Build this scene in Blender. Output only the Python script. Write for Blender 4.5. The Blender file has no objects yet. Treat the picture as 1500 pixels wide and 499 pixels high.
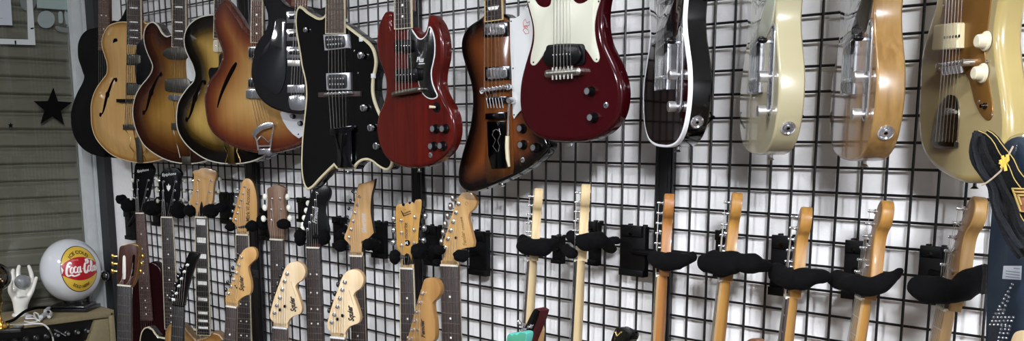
import bpy, math, random
import numpy as np
from mathutils import Vector, Matrix, geometry, noise
random.seed(7)
SC = bpy.context.scene
COL = SC.collection
R = math.radians
# ------------------------------------------------------------------ camera of the photograph
FPX, CX, CY = 1430.81, 750.0, 449.03
YAW, PITCH = 0.7859, 0.1753
CAM = Vector((2.2256, -1.8471, 1.5696))
_s, _c, _sp, _cp = math.sin(YAW), math.cos(YAW), math.sin(PITCH), math.cos(PITCH)
FW = Vector((-_s*_cp, _c*_cp, -_sp)); RT = Vector((_c, _s, 0)); UP = RT.cross(FW)
def ray(x, y): return FW + RT*((x-CX)/FPX) - UP*((y-CY)/FPX)
def onplane(p, O, n):
    r = ray(*p); return CAM + r*(((O-CAM).dot(n))/r.dot(n))
def onwall(p, d=0.0): return onplane(p, Vector((0, -d, 0)), Vector((0, 1, 0)))
def onx(p, X): return onplane(p, Vector((X, 0, 0)), Vector((1, 0, 0)))
def onz(p, Z): return onplane(p, Vector((0, 0, Z)), Vector((0, 0, 1)))
def pxm(P): return (P-CAM).dot(FW)/FPX          # metres per pixel at P
# ------------------------------------------------------------------ materials
def lin(h):
    h = h.lstrip('#'); o = []
    for i in (0, 2, 4):
        c = int(h[i:i+2], 16)/255; o.append(c/12.92 if c <= .04045 else ((c+.055)/1.055)**2.4)
    return (*o, 1)
_M = {}
def _new(name):
    m = bpy.data.materials.new(name); m.use_nodes = True
    nt = m.node_tree; b = nt.nodes['Principled BSDF']; return m, nt, b
def _set(b, rough, metal=0, coat=0, spec=.5):
    b.inputs['Roughness'].default_value = rough; b.inputs['Metallic'].default_value = metal
    b.inputs['Coat Weight'].default_value = coat; b.inputs['Coat Roughness'].default_value = .04
    b.inputs['Specular IOR Level'].default_value = spec
def mat(name, hx, rough=.5, metal=0, coat=0, var=.0, vs=30, bump=0, bs=200, spec=.5, sheen=0):
    if name in _M: return _M[name]
    m, nt, b = _new(name); _set(b, rough, metal, coat, spec)
    b.inputs['Base Color'].default_value = lin(hx); N = nt.nodes; L = nt.links
    if sheen: b.inputs['Sheen Weight'].default_value = sheen
    if var or bump:
        tc = N.new('ShaderNodeTexCoord')
    if var:
        n = N.new('ShaderNodeTexNoise'); n.inputs['Scale'].default_value = vs; n.inputs['Detail'].default_value = 6
        L.new(tc.outputs['Object'], n.inputs['Vector'])
        hs = N.new('ShaderNodeHueSaturation'); hs.inputs['Color'].default_value = lin(hx)
        mr = N.new('ShaderNodeMapRange'); mr.inputs['From Min'].default_value = .3; mr.inputs['From Max'].default_value = .7
        mr.inputs['To Min'].default_value = 1-var; mr.inputs['To Max'].default_value = 1+var
        L.new(n.outputs['Fac'], mr.inputs['Value']); L.new(mr.outputs['Result'], hs.inputs['Value'])
        L.new(hs.outputs['Color'], b.inputs['Base Color'])
    if bump:
        n2 = N.new('ShaderNodeTexNoise'); n2.inputs['Scale'].default_value = bs; n2.inputs['Detail'].default_value = 4
        L.new(tc.outputs['Object'], n2.inputs['Vector'])
        bp = N.new('ShaderNodeBump'); bp.inputs['Strength'].default_value = bump; bp.inputs['Distance'].default_value = .002
        L.new(n2.outputs['Fac'], bp.inputs['Height']); L.new(bp.outputs['Normal'], b.inputs['Normal'])
    _M[name] = m; return m
def _grain(nt, sc=(60, 60, 3), det=5):
    N = nt.nodes; L = nt.links
    tc = N.new('ShaderNodeTexCoord'); mp = N.new('ShaderNodeMapping'); mp.inputs['Scale'].default_value = sc
    n = N.new('ShaderNodeTexNoise'); n.inputs['Scale'].default_value = 1; n.inputs['Detail'].default_value = det
    n.inputs['Distortion'].default_value = .6
    L.new(tc.outputs['Object'], mp.inputs['Vector']); L.new(mp.outputs['Vector'], n.inputs['Vector'])
    return n
def wood(name, c1, c2, rough=.35, coat=0, sc=(70, 70, 3), spec=.5):
    if name in _M: return _M[name]
    m, nt, b = _new(name); _set(b, rough, 0, coat, spec)
    n = _grain(nt, sc); r = nt.nodes.new('ShaderNodeValToRGB')
    r.color_ramp.elements[0].position = .32; r.color_ramp.elements[1].position = .68
    r.color_ramp.elements[0].color = lin(c1); r.color_ramp.elements[1].color = lin(c2)
    nt.links.new(n.outputs['Fac'], r.inputs['Fac']); nt.links.new(r.outputs['Color'], b.inputs['Base Color'])
    _M[name] = m; return m
def burst(name, stops, rough=.16, coat=.3, grain=.18, width=.1, wob=.12):
    """a sunburst finish: colour by distance (fraction of width) from the rim of the top"""
    if name in _M: return _M[name]
    m, nt, b = _new(name); _set(b, rough, 0, coat, .3); N = nt.nodes; L = nt.links
    at = N.new('ShaderNodeAttribute'); at.attribute_name = 'edge'
    n = _grain(nt, (18, 18, 5), 3)
    ma = N.new('ShaderNodeMath'); ma.operation = 'MULTIPLY_ADD'; ma.inputs[1].default_value = 1/width
    L.new(at.outputs['Fac'], ma.inputs[0])
    sb = N.new('ShaderNodeMath'); sb.operation = 'MULTIPLY_ADD'; sb.inputs[1].default_value = wob; sb.inputs[2].default_value = -wob/2
    L.new(n.outputs['Fac'], sb.inputs[0]); L.new(sb.outputs[0], ma.inputs[2])
    r = N.new('ShaderNodeValToRGB'); e = r.color_ramp.elements
    while len(e) < len(stops): e.new(.5)
    for i, (p, c) in enumerate(stops): e[i].position = p; e[i].color = lin(c)
    L.new(ma.outputs[0], r.inputs['Fac'])
    g = _grain(nt, (80, 80, 3), 5); hs = N.new('ShaderNodeHueSaturation')
    mr = N.new('ShaderNodeMapRange'); mr.inputs['From Min'].default_value = .3; mr.inputs['From Max'].default_value = .7
    mr.inputs['To Min'].default_value = 1-grain; mr.inputs['To Max'].default_value = 1+grain
    L.new(g.outputs['Fac'], mr.inputs['Value']); L.new(mr.outputs['Result'], hs.inputs['Value'])
    L.new(r.outputs['Color'], hs.inputs['Color']); L.new(hs.outputs['Color'], b.inputs['Base Color'])
    _M[name] = m; return m
def glassmat(name, tint='#ffffff', refl=.12, rough=.02):
    if name in _M: return _M[name]
    m = bpy.data.materials.new(name); m.use_nodes = True; nt = m.node_tree; N = nt.nodes; L = nt.links
    N.remove(N['Principled BSDF']); out = N['Material Output']
    t = N.new('ShaderNodeBsdfTransparent'); t.inputs['Color'].default_value = lin(tint)
    g = N.new('ShaderNodeBsdfGlossy'); g.inputs['Roughness'].default_value = rough
    f = N.new('ShaderNodeFresnel'); f.inputs['IOR'].default_value = 1.45
    a = N.new('ShaderNodeMath'); a.operation = 'ADD'; a.inputs[1].default_value = refl-.04; a.use_clamp = True
    mx = N.new('ShaderNodeMixShader'); L.new(f.outputs[0], a.inputs[0]); L.new(a.outputs[0], mx.inputs[0])
    L.new(t.outputs[0], mx.inputs[1]); L.new(g.outputs[0], mx.inputs[2]); L.new(mx.outputs[0], out.inputs['Surface'])
    _M[name] = m; return m
def emis(name, hx, st):
    if name in _M: return _M[name]
    m, nt, b = _new(name); b.inputs['Base Color'].default_value = lin(hx)
    b.inputs['Emission Color'].default_value = lin(hx); b.inputs['Emission Strength'].default_value = st
    _M[name] = m; return m
# ------------------------------------------------------------------ polygon helpers
def dens(pts, step=.006, closed=True):
    """smooth curve through traced points; a third element 1 marks a sharp corner"""
    n = len(pts); P = [Vector((p[0], p[1])) for p in pts]; S = [len(p) > 2 and p[2] for p in pts]
    out = []
    rng = range(n if closed else n-1)
    for i in rng:
        p1, p2 = P[i], P[(i+1) % n]
        p0 = P[i-1] if (closed or i > 0) else p1; p3 = P[(i+2) % n] if (closed or i < n-2) else p2
        l = (p2-p1).length; k = max(1, int(round(l/step)))
        t1 = Vector((0, 0)) if S[i] else (p2-p0)*.5; t2 = Vector((0, 0)) if S[(i+1) % n] else (p3-p1)*.5
        if t1.length > l: t1 *= l/t1.length
        if t2.length > l: t2 *= l/t2.length
        if S[i]: t1 = (p2-p1)*.6
        if S[(i+1) % n]: t2 = (p2-p1)*.6
        for j in range(k):
            t = j/k; t2_, t3 = t*t, t*t*t
            out.append(p1*(2*t3-3*t2_+1) + t1*(t3-2*t2_+t) + p2*(-2*t3+3*t2_) + t2*(t3-t2_))
    if not closed: out.append(P[-1])
    return [(p.x, p.y) for p in out]
def area(o): return .5*sum(o[i-1][0]*o[i][1]-o[i][0]*o[i-1][1] for i in range(len(o)))
def ccw(o): return o if area(o) > 0 else o[::-1]
def inset(o, r):
    n = len(o); res = []
    for i in range(n):
        a, b, c = Vector(o[i-1]), Vector(o[i]), Vector(o[(i+1) % n])
        d1 = (b-a); d2 = (c-b)
        if d1.length < 1e-7 or d2.length < 1e-7: res.append(tuple(b)); continue
        n1 = Vector((-d1.y, d1.x)).normalized(); n2 = Vector((-d2.y, d2.x)).normalized()
        m = n1+n2
        if m.length < .3: m = n1
        m.normalize(); k = max(.6, m.dot(n1)); res.append((b.x+m.x*r/k, b.y+m.y*r/k))
    return res
def circ(c, r, n=20, ry=None): return [(c[0]+r*math.cos(2*math.pi*i/n), c[1]+(ry or r)*math.sin(2*math.pi*i/n)) for i in range(n)]
def edgedist(P, o):
    P = np.array(P, float).reshape(-1, 2); A = np.array(o, float); B = np.roll(A, -1, 0); D = B-A
    L2 = (D**2).sum(1)+1e-12; best = np.full(len(P), 9.)
    for i in range(len(P)):
        t = np.clip(((P[i]-A)*D).sum(1)/L2, 0, 1); best[i] = np.sqrt((((A+D*t[:, None])-P[i])**2).sum(1).min())
    return best
def inside(p, o):
    x, y = p; c = False; j = len(o)-1
    for i in range(len(o)):
        if (o[i][1] > y) != (o[j][1] > y) and x < (o[j][0]-o[i][0])*(y-o[i][1])/(o[j][1]-o[i][1])+o[i][0]: c = not c
        j = i
    return c
# ------------------------------------------------------------------ mesh builder; local coordinates (a right, b up, h towards the viewer)
class MB:
    def __init__(s): s.v = []; s.f = []; s.m = []; s.at = {}
    def add(s, vs, fs, mi=0):
        o = len(s.v); s.v += [tuple(v) for v in vs]
        for f in fs: s.f.append([o+i for i in f]); s.m.append(mi)
        return o
    def rings(s, rs, mi=0, cap0=True, cap1=True, mis=None):
        n = len(rs[0]); o = len(s.v); fs = []
        for r in rs: s.v += [tuple(v) for v in r]
        for k in range(len(rs)-1):
            for i in range(n):
                j = (i+1) % n
                s.f.append([o+k*n+i, o+k*n+j, o+(k+1)*n+j, o+(k+1)*n+i]); s.m.append(mis[k] if mis else mi)
        if cap0: s.f.append([o+i for i in range(n)][::-1]); s.m.append(mis[0] if mis else mi)
        if cap1: s.f.append([o+(len(rs)-1)*n+i for i in range(n)]); s.m.append(mis[-1] if mis else mi)
    def plate(s, out, h0, h1, bev=.0, mi=0, ms=None):
        out = ccw(out); ms = mi if ms is None else ms
        rs = [[(a, b, h0) for a, b in out]]
        if bev > 0:
            rs.append([(a, b, h1-bev) for a, b in out])
            rs.append([(a, b, h1-bev*.3) for a, b in inset(out, bev*.3)])
            rs.append([(a, b, h1) for a, b in inset(out, bev)])
        else: rs.append([(a, b, h1) for a, b in out])
        s.rings(rs, mis=[ms]*(len(rs)-1)+[mi])
        s.m[-2] = ms
    def box(s, a0, a1, b0, b1, h0, h1, bev=0, mi=0):
        s.plate([(a0, b0), (a1, b0), (a1, b1), (a0, b1)], h0, h1, bev, mi)
    def lathe(s, base, ax, prof, n=16, mi=0, mis=None):
        ax = Vector(ax).normalized(); t = Vector((0, 0, 1)) if abs(ax.z) < .9 else Vector((1, 0, 0))
        # keep right-handed in (a,-h,b) space: work there
        def c(v): return Vector((v[0], -v[2], v[1]))
        A = c(ax); T = A.orthogonal().normalized(); B = A.cross(T); bs = c(base)
        rs = []
        for r, d in prof:
            rs.append([bs+A*d+(T*math.cos(2*math.pi*i/n)+B*math.sin(2*math.pi*i/n))*max(r, 1e-5) for i in range(n)])
        rs = [[(p.x, p.z, -p.y) for p in r] for r in rs]
        s.rings(rs, mi, mis=mis)
    def cyl(s, p0, p1, r0, r1=None, n=12, mi=0):
        d = Vector(p1)-Vector(p0); s.lathe(p0, d, [(r0, 0), (r0 if r1 is None else r1, d.length)], n, mi)
    def tube(s, pts, r, n=8, mi=0):
        P = [Vector((p[0], -p[2], p[1])) for p in pts]; rs = []; prev = None
        for i, p in enumerate(P):
            d = (P[min(i+1, len(P)-1)]-P[max(i-1, 0)]).normalized()
            if prev is None: T = d.orthogonal().normalized()
            else: T = (prev-d*prev.dot(d)).normalized()
            prev = T; B = d.cross(T); rr = r[i] if isinstance(r, (list, tuple)) else r
            rs.append([p+(T*math.cos(2*math.pi*k/n)+B*math.sin(2*math.pi*k/n))*rr for k in range(n)])
        s.rings([[(p.x, p.z, -p.y) for p in r_] for r_ in rs], mi)
    def ell(s, c, ra, rb, rh, n=14, k=9, mi=0, lump=0, seed=0):
        rs = []
        for i in range(1, k):
            th = math.pi*i/k; row = []
            for j in range(n):
                ph = 2*math.pi*j/n
                u = Vector((math.sin(th)*math.cos(ph), -math.cos(th), -math.sin(th)*math.sin(ph)))
                f = 1+lump*noise.noise(u*1.9+Vector((seed*3.1, seed, 0)))+lump*.5*noise.noise(u*4.5+Vector((0, seed*2.3, 5)))
                row.append((c[0]+u.x*ra*f, c[1]+u.y*rb*f, c[2]+u.z*rh*f))
            rs.append(row)
        s.rings(rs, mi)
    def build(s, name, mats, parent=None, sharp=38, world=False, smooth=True):
        me = bpy.data.meshes.new(name)
        vs = s.v if world else [(a, -h, b) for a, b, h in s.v]
        me.from_pydata(vs, [], s.f)
        if not isinstance(mats, (list, tuple)): mats = [mats]
        for m in mats: me.materials.append(m)
        me.polygons.foreach_set('material_index', s.m)
        if smooth:
            me.polygons.foreach_set('use_smooth', [True]*len(s.f)); me.set_sharp_from_angle(angle=R(sharp))
        if s.at:
            at = me.attributes.new('edge', 'FLOAT', 'POINT')
            at.data.foreach_set('value', [s.at.get(i, 0.) for i in range(len(s.v))])
        me.update()
        o = bpy.data.objects.new(name, me); COL.objects.link(o)
        if parent: o.parent = parent
        return o
def tag(o, label=None, cat=None, group=None, kind=None):
    if label: o['label'] = label
    if cat: o['category'] = cat
    if group: o['group'] = group
    if kind: o['kind'] = kind
    return o
class Fr:
    """a thing with a face plane: origin, heading psi (0 = facing straight out of the grid wall)"""
    def __init__(s, name, label, cat, px=None, d=0, psi=0, O=None, group=None):
        s.psi = R(psi); s.O = Vector(O) if O is not None else onwall(px, d)
        s.u = Vector((math.cos(s.psi), math.sin(s.psi), 0)); s.n = Vector((math.sin(s.psi), -math.cos(s.psi), 0))
        s.root = bpy.data.objects.new(name, None); COL.objects.link(s.root); s.root.empty_display_size = .05
        s.root.location = s.O; s.root.rotation_euler = (0, 0, s.psi); tag(s.root, label, cat, group)
    def L(s, p, h=0.0):
        q = onplane(p[:2], s.O+s.n*h, s.n)-s.O
        return (q.dot(s.u), q.z) + tuple(p[2:])
    def LL(s, ps, h=0.0): return [s.L(p, h) for p in ps]
    def loc(s, P): q = Vector(P)-s.O; return (q.dot(s.u), q.z, q.dot(s.n))
    def b(s, mb, name, mats, parent=None, **k): return mb.build(name, mats, parent or s.root, **k)
def mesh_of(o):
    dg = bpy.context.evaluated_depsgraph_get(); return bpy.data.meshes.new_from_object(o.evaluated_get(dg))
_tc = {}
def textmesh(st, shear=0, bold=0.0):
    """vertices / faces of a line of lettering, one unit high, left-aligned at the origin"""
    k = (st, shear, bold)
    if k in _tc: return _tc[k]
    cu = bpy.data.curves.new('lettering', 'FONT'); cu.body = st; cu.shear = shear; cu.offset = bold; cu.resolution_u = 3
    o = bpy.data.objects.new('lettering', cu); COL.objects.link(o)
    bpy.context.view_layer.update(); me = mesh_of(o)
    vs = [(v.co.x, v.co.y) for v in me.vertices]; fs = [list(p.vertices) for p in me.polygons]
    bpy.data.objects.remove(o); bpy.data.meshes.remove(me); bpy.data.curves.remove(cu)
    x0 = min(v[0] for v in vs); x1 = max(v[0] for v in vs)
    _tc[k] = ([(x-x0, y) for x, y in vs], fs, x1-x0); return _tc[k]
def letter(F, name, st, p0, p1, h, m, shear=0, bold=0, hscale=1, parent=None, px=True):
    """lettering whose baseline runs from p0 to p1 (pixels of the photo on the thing's face)"""
    a, b = (Vector(F.L(p0)), Vector(F.L(p1))) if px else (Vector(p0), Vector(p1))
    vs, fs, w = textmesh(st, shear, bold); d = b-a; k = d.length/w; d.normalize(); q = Vector((-d.y, d.x))
    mb = MB(); mb.add([(*(a+d*x*k+q*y*k*hscale), h) for x, y in vs], fs)
    return F.b(mb, name, m, parent)
LAMPS = [(1.1, -1.5, 30), (.7, -3.7, 130), (3.3, -2.6, 335), (-1.0, -2.9, 48)]
EXPO = 0
# ------------------------------------------------------------------ shared materials
BLACK = mat('black_plastic', '#070708', .3, spec=.22)
GLOSSBLACK = mat('black_lacquer', '#030303', .12, coat=.5, spec=.3)
MATBLACK = mat('black_matt', '#060607', .9, spec=.1)
HOLE = mat('dark_cavity', '#080503', .95, spec=.03)
CHROME = mat('chrome', '#dcdde0', .13, .93)
CAP = mat('brushed_cap', '#8d8e91', .3, .75)
NICKEL = mat('worn_nickel', '#b7b4ab', .32, 1)
DARKCHROME = mat('smoky_chrome', '#55565a', .14, 1)
GOLD = mat('brass', '#c9a557', .28, 1)
CREAM = mat('cream_plastic', '#c4ba9c', .4)
WHITE = mat('white_plastic', '#c0c2c0', .4)
PEARL = mat('pearl_inlay', '#dcdcd6', .25, var=.15, vs=90)
BONE = mat('bone_nut', '#c9c4b4', .5)
STEEL = mat('string_steel', '#c8c6c0', .3, 1)
FRET = mat('fret_wire', '#bdb9ae', .3, 1)
ROSE = wood('rosewood_board', '#231a18', '#3a2b27', .55)
DARKROSE = wood('dark_rosewood_board', '#1c1615', '#342826', .5)
EBONY = wood('ebony_board', '#0e0d0d', '#201e1d', .45)
MAPLE = wood('maple_neck', '#b89769', '#cdb084', .4, .2)
PALEMAPLE = wood('pale_maple', '#b9a074', '#ccb78d', .5, .0, spec=.3)
AMBER = wood('amber_maple', '#8e612a', '#a87d3f', .42, .05, spec=.3)
HONEY = wood('honey_maple', '#a97b40', '#c0965c', .3, .5)
MAHOG = wood('mahogany_neck', '#4d2517', '#6b3823', .4, .3)
BOARDMAPLE = wood('lacquered_maple_board', '#8e7049', '#a88a60', .4, .3)
DOT = mat('pearl_dot', '#e6e4da', .4)
FUZZ = mat('black_velvet', '#040405', .95, spec=.15, bump=.6, bs=120)
CHARRED = mat('black_steel', '#060607', .5, spec=.2)

def body(F, out, T, mats, r=.005, arch=0.0, aD=.085, step=.014, name='body', back=True, n_arc=3, burstat=True):
    """solid guitar body: front with interior vertices (arching, distance-to-rim attribute), rounded edges, sides, back"""
    out = ccw(out); mb = MB()
    arc = [(r*(1-math.sin(t)), -r*(1-math.cos(t))) for t in [math.pi/2*i/n_arc for i in range(n_arc+1)]]  # (inset, h): from side to front
    rings = [[(a, b, -T) for a, b in inset(out, r*.6)], [(a, b, -T+r*.6) for a, b in out], [(a, b, -r) for a, b in out]]
    fr = None
    for i in range(1, n_arc+1):
        t = math.pi/2*i/n_arc; ins = r*(1-math.cos(t)); h = -r*(1-math.sin(t))
        fr = inset(out, ins); rings.append([(a, b, h) for a, b in fr])
    mb.rings(rings, 1, cap0=True, cap1=False)
    mb.m[-1] = 2
    n = len(fr); base = len(mb.v)-n
    xs = [p[0] for p in fr]; ys = [p[1] for p in fr]
    cand = []
    yy = min(ys)+step/2; k = 0
    while yy < max(ys):
        xx = min(xs)+(step/2 if k % 2 else 0)
        while xx < max(xs):
            if inside((xx, yy), fr): cand.append((xx, yy))
            xx += step
        yy += step*.87; k += 1
    if cand:
        d = edgedist(cand, fr); cand = [c for c, q in zip(cand, d) if q > step*.55]; d = [q for q in d if q > step*.55]
    vs = [Vector(p) for p in fr]+[Vector(p) for p in cand]
    ov, oe, of, orv, _1, _2 = geometry.delaunay_2d_cdt(vs, [(i, (i+1) % n) for i in range(n)], [], 0, 1e-6)
    o = len(mb.v); allv = [(v.x, v.y) for v in ov]; dd = edgedist(allv, fr)
    for (x, y), q in zip(allv, dd):
        s = min(1, q/aD); h = arch*(s*s*(3-2*s)); mb.at[len(mb.v)] = float(q); mb.v.append((x, y, h))
    for f in of:
        f = list(f); c = (sum(allv[i][0] for i in f)/3, sum(allv[i][1] for i in f)/3)
        if not inside(c, fr): continue
        if area([allv[i] for i in f]) < 0: f = f[::-1]
        mb.f.append([o+i for i in f]); mb.m.append(0)
    F.out = fr; F.arch = arch; F.aD = aD; F.full = out
    return F.b(mb, name, mats)
def surf(F, p):
    q = float(edgedist([p], F.out)[0]); s = min(1, q/F.aD); return F.arch*(s*s*(3-2*s))
def inlay(F, name, poly, m, lift=.0005, thick=None, parent=None):
    """thin piece that follows the arched top (f-hole openings, flat guards)"""
    poly = ccw(poly); n = len(poly)
    ov, oe, of, *_ = geometry.delaunay_2d_cdt([Vector(p) for p in poly], [(i, (i+1) % n) for i in range(n)], [], 0, 1e-7)
    al = [(v.x, v.y) for v in ov]; mb = MB(); vs = [(x, y, surf(F, (x, y))+lift) for x, y in al]; fs = []
    for f in of:
        c = (sum(al[i][0] for i in f)/3, sum(al[i][1] for i in f)/3)
        if inside(c, poly): f = list(f); fs.append(f if area([al[i] for i in f]) > 0 else f[::-1])
    mb.add(vs, fs); return F.b(mb, name, m, parent)
def binding(F, m, w=.0035, dep=.006, out=None, name='binding'):
    o = out or F.full; mb = MB(); e = .0007
    rs = [[(a, b, -dep) for a, b in inset(o, -e)], [(a, b, -e) for a, b in inset(o, -e)], [(a, b, e) for a, b in inset(o, e)],
          [(a, b, e) for a, b in inset(o, w)], [(a, b, -.003) for a, b in inset(o, w)]]
    mb.rings(rs, cap0=False, cap1=False); return F.b(mb, name, m)
def plate(F, name, pts, h0, h1, m, bev=.0008, smooth=True, parent=None, px=True, ms=None, step=.005):
    q = F.LL(pts, h0) if px else pts
    q = dens(q, step) if smooth else [p[:2] for p in q]
    mb = MB(); mb.plate(q, h0, h1, bev, 0, 1 if ms else 0); return F.b(mb, name, [m, ms] if ms else m, parent)
def knob(F, p, r, hh, ms, h=0, name='knob', px=True, tip=True, kind='top'):
    a, b = (F.L(p, h+hh) if px else p)[:2]; mb = MB()
    if kind == 'top':    # black skirt with a metal cap
        mb.lathe((a, b, h), (0, 0, 1), [(r*1.12, 0), (r*1.1, hh*.25), (r*.92, hh*.4), (r*.86, hh), (r*.7, hh*1.01), (r*.68, hh*1.05), (0, hh*1.05)], 20, 0, mis=[0, 0, 0, 0, 1, 1, 1])
        mb.m[-1] = 1
    elif kind == 'metal':
        mb.lathe((a, b, h), (0, 0, 1), [(r*.6, 0), (r*.6, hh*.3), (r, hh*.3), (r, hh*.92), (r*.9, hh), (0, hh)], 20, 0)
        mb.cyl((a, b+r*.98, h+hh*.35), (a, b+r*1.02, h+hh*.9), r*.12, n=6, mi=1)
    elif kind == 'dome':
        mb.lathe((a, b, h), (0, 0, 1), [(r*1.25, 0), (r*1.2, hh*.15), (r*.95, hh*.25), (r*.8, hh*.9), (r*.65, hh), (0, hh)], 20, 0)
    elif kind == 'arrow':
        mb.lathe((a, b, h), (0, 0, 1), [(r*.5, 0), (r*.5, hh*.4), (r, hh*.45), (r*.95, hh), (r*.7, hh*1.05), (0, hh*1.05)], 16, 0)
        mb.box(a-r*.12, a+r*.12, b-r*.7, b+r*.7, h+hh*1.05, h+hh*1.12, mi=1)
    return F.b(mb, name, ms)
def jack(F, p, r, h=0, name='jack_socket', px=True):
    a, b = (F.L(p, h) if px else p)[:2]; mb = MB()
    mb.lathe((a, b, h), (0, 0, 1), [(r, 0), (r*.95, .0015), (r*.6, .002), (r*.55, .004), (r*.3, .004), (r*.28, .001), (0, .001)], 16, 0, mis=[0, 0, 0, 0, 0, 1, 1]); mb.m[-1] = 1
    return F.b(mb, name, [CHROME, HOLE])
def screw(F, p, r, m, h=0, name='screw', px=True):
    a, b = (F.L(p, h) if px else p)[:2]; mb = MB(); mb.lathe((a, b, h-.0005), (0, 0, 1), [(r, 0), (r*.9, .001), (0, .0014)], 10); return F.b(mb, name, m)
def quad(F, pts, h): return [F.L(p, h) for p in pts]
def pickup(F, q, h0, h1, cover, bezel=None, rows=1, dots=6, dotm=CHROME, name='pickup', bev=.002, inner=None, along=None, px=True, r=.0022):
    """q: four corners (upper left, upper right, lower right, lower left)"""
    P = [Vector(p[:2]) for p in (quad(F, q, h1) if px else q)]; c = sum(P, Vector((0, 0)))/4
    root = None
    if bezel:
        mb = MB(); mb.plate([tuple(p) for p in P], h0, h0+(h1-h0)*.6, bev*.8); root = F.b(mb, name, bezel)
        P2 = [c+(p-c)*.80 for p in P]
    else: P2 = P
    rd = dens([(*tuple(p), 0) for p in [P2[0].lerp(P2[1], .06), P2[0].lerp(P2[1], .94), P2[1].lerp(P2[2], .15), P2[1].lerp(P2[2], .85), P2[2].lerp(P2[3], .06), P2[2].lerp(P2[3], .94), P2[3].lerp(P2[0], .15), P2[3].lerp(P2[0], .85)]], .004)
    mb = MB(); mb.plate(rd, h0, h1, min(bev, .0018)); cov = F.b(mb, 'cover' if bezel else name, cover, root)
    if not root: root = cov
    if dots:
        mb = MB()
        for k in range(rows):
            v = .5 if rows == 1 else (.3+.4*k/(rows-1))
            A = P2[0].lerp(P2[3], v); B = P2[1].lerp(P2[2], v)
            for i in range(dots):
                p = A.lerp(B, .14+.72*i/(dots-1)); mb.lathe((p.x, p.y, h1-.0005), (0, 0, 1), [(r, 0), (r*.95, .0012), (0, .0016)], 8)
        F.b(mb, 'pole_screws', dotm, root)
    return root
def fretpos(k, scale=.628): return scale*(1-2**(-k/12))
def neck(F, nut, dr, L=.44, wn=.042, we=.055, hb=.004, board=ROSE, shaft=MAHOG, inl='dot', bind=None, frets=21, nutm=BONE, Ls=.4, thick=.02, bh=.005, scale=.628, dotm=DOT, hneck=None):
    """fretboard (frets and markers inside its mesh), shaft and nut; nut: local centre, dr: unit vector towards the body"""
    nut = Vector(nut[:2]); dr = Vector(dr).normalized(); q = Vector((-dr.y, dr.x))   # q: to the right when dr points down
    if q.x < 0: q = -q
    def P(s, t): v = nut+dr*s+q*t; return (v.x, v.y)
    def W(s): return wn+(we-wn)*s/L
    mb = MB(); top = hb+bh
    mb.plate([P(0, -W(0)/2), P(0, W(0)/2), P(L, W(L)/2), P(L, -W(L)/2)], hb, top, .0012)
    for k in range(1, frets+1):
        s = fretpos(k, scale)
        if s > L-.002: break
        w = W(s)/2-.0012; p = P(s, -w); e = P(s, w); mb.tube([(*p, top), (*e, top)], .0011, 6, 1)
    marks = [3, 5, 7, 9, 12, 15, 17, 19]
    if inl == 'bigblock': marks = [1]+marks
    for k in marks:
        s = (fretpos(k, scale)+fretpos(k-1, scale))/2
        if s > L: break
        gap = fretpos(k, scale)-fretpos(k-1, scale)
        if inl == 'dot':
            for t in ([0] if k != 12 else [-.012, .012]): mb.lathe((*P(s, t), top-.0003), (0, 0, 1), [(.0032, 0), (.0032, .0006), (0, .0006)], 10, 2)
        elif inl == 'twodot':
            for t in [-.011, .011]: mb.lathe((*P(s, t), top-.0003), (0, 0, 1), [(.003, 0), (.003, .0006), (0, .0006)], 10, 2)
        elif inl in ('block', 'bigblock', 'bar', 'trap'):
            g = gap*(.62 if inl != 'bar' else .3); w = W(s)*(.72 if inl != 'bar' else .6)
            w2 = w*(.75 if inl == 'trap' else 1)
            mb.plate([P(s-g/2, -w/2), P(s-g/2, w/2), P(s+g/2, w2/2), P(s+g/2, -w2/2)], top-.0003, top+.0004, 0, 2)
    if bind:
        for sg in (-1, 1):
            mb.plate([P(0, sg*W(0)/2), P(0, sg*(W(0)/2+.0018)), P(L, sg*(W(L)/2+.0018)), P(L, sg*W(L)/2)], hb, top+.0002, 0, 3)
        mb.plate([P(L, -W(L)/2-.0018), P(L, W(L)/2+.0018), P(L+.0018, W(L)/2+.0018), P(L+.0018, -W(L)/2-.0018)], hb, top+.0002, 0, 3)
    ms = [board, FRET, dotm]+([bind] if bind else [])
    F.b(mb, 'fretboard', ms)
    mb = MB(); rs = []
    for s, tk in ((-.012, thick*.75), (.01, thick*.9), (.1, thick), (Ls*.8, thick*1.08), (Ls, thick*1.3)):
        w = W(max(0, s))/2
        rs.append([(*P(s, -w*math.cos(math.pi*i/8)), hb-tk*math.sin(math.pi*i/8)**.8 if 0 < i < 8 else hb) for i in range(9)])
    mb.rings(rs); 
    F.b(mb, 'neck', shaft)
    if nutm:
        mb = MB(); mb.plate([P(-.0025, -W(0)/2), P(-.0025, W(0)/2), P(.0025, W(0)/2), P(.0025, -W(0)/2)], hb, top+.0025, .0006); F.b(mb, 'nut', nutm)
    F.nut, F.dr, F.q, F.wn, F.top = nut, dr, q, wn, top
def strings(F, ends, hend, tails=None, htail=None, r=.0005, m=STEEL, sp=.82, mids=None, n=6):
    """one mesh per string, from the nut to the bridge (two local end points) and on to the tailpiece"""
    for i in range(n):
        t = i/(n-1)-.5; a = F.nut+F.q*(t*F.wn*sp); A = Vector(ends[0][:2]); B = Vector(ends[1][:2]); e = A.lerp(B, t+.5)
        pts = [(*a, F.top+.002), (*e, hend)]
        if tails: k = Vector(tails[0][:2]).lerp(Vector(tails[1][:2]), t+.5); pts.append((*k, htail))
        mb = MB(); mb.tube(pts, r*(1.5-.16*i), 5); F.b(mb, 'string', m)
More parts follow.
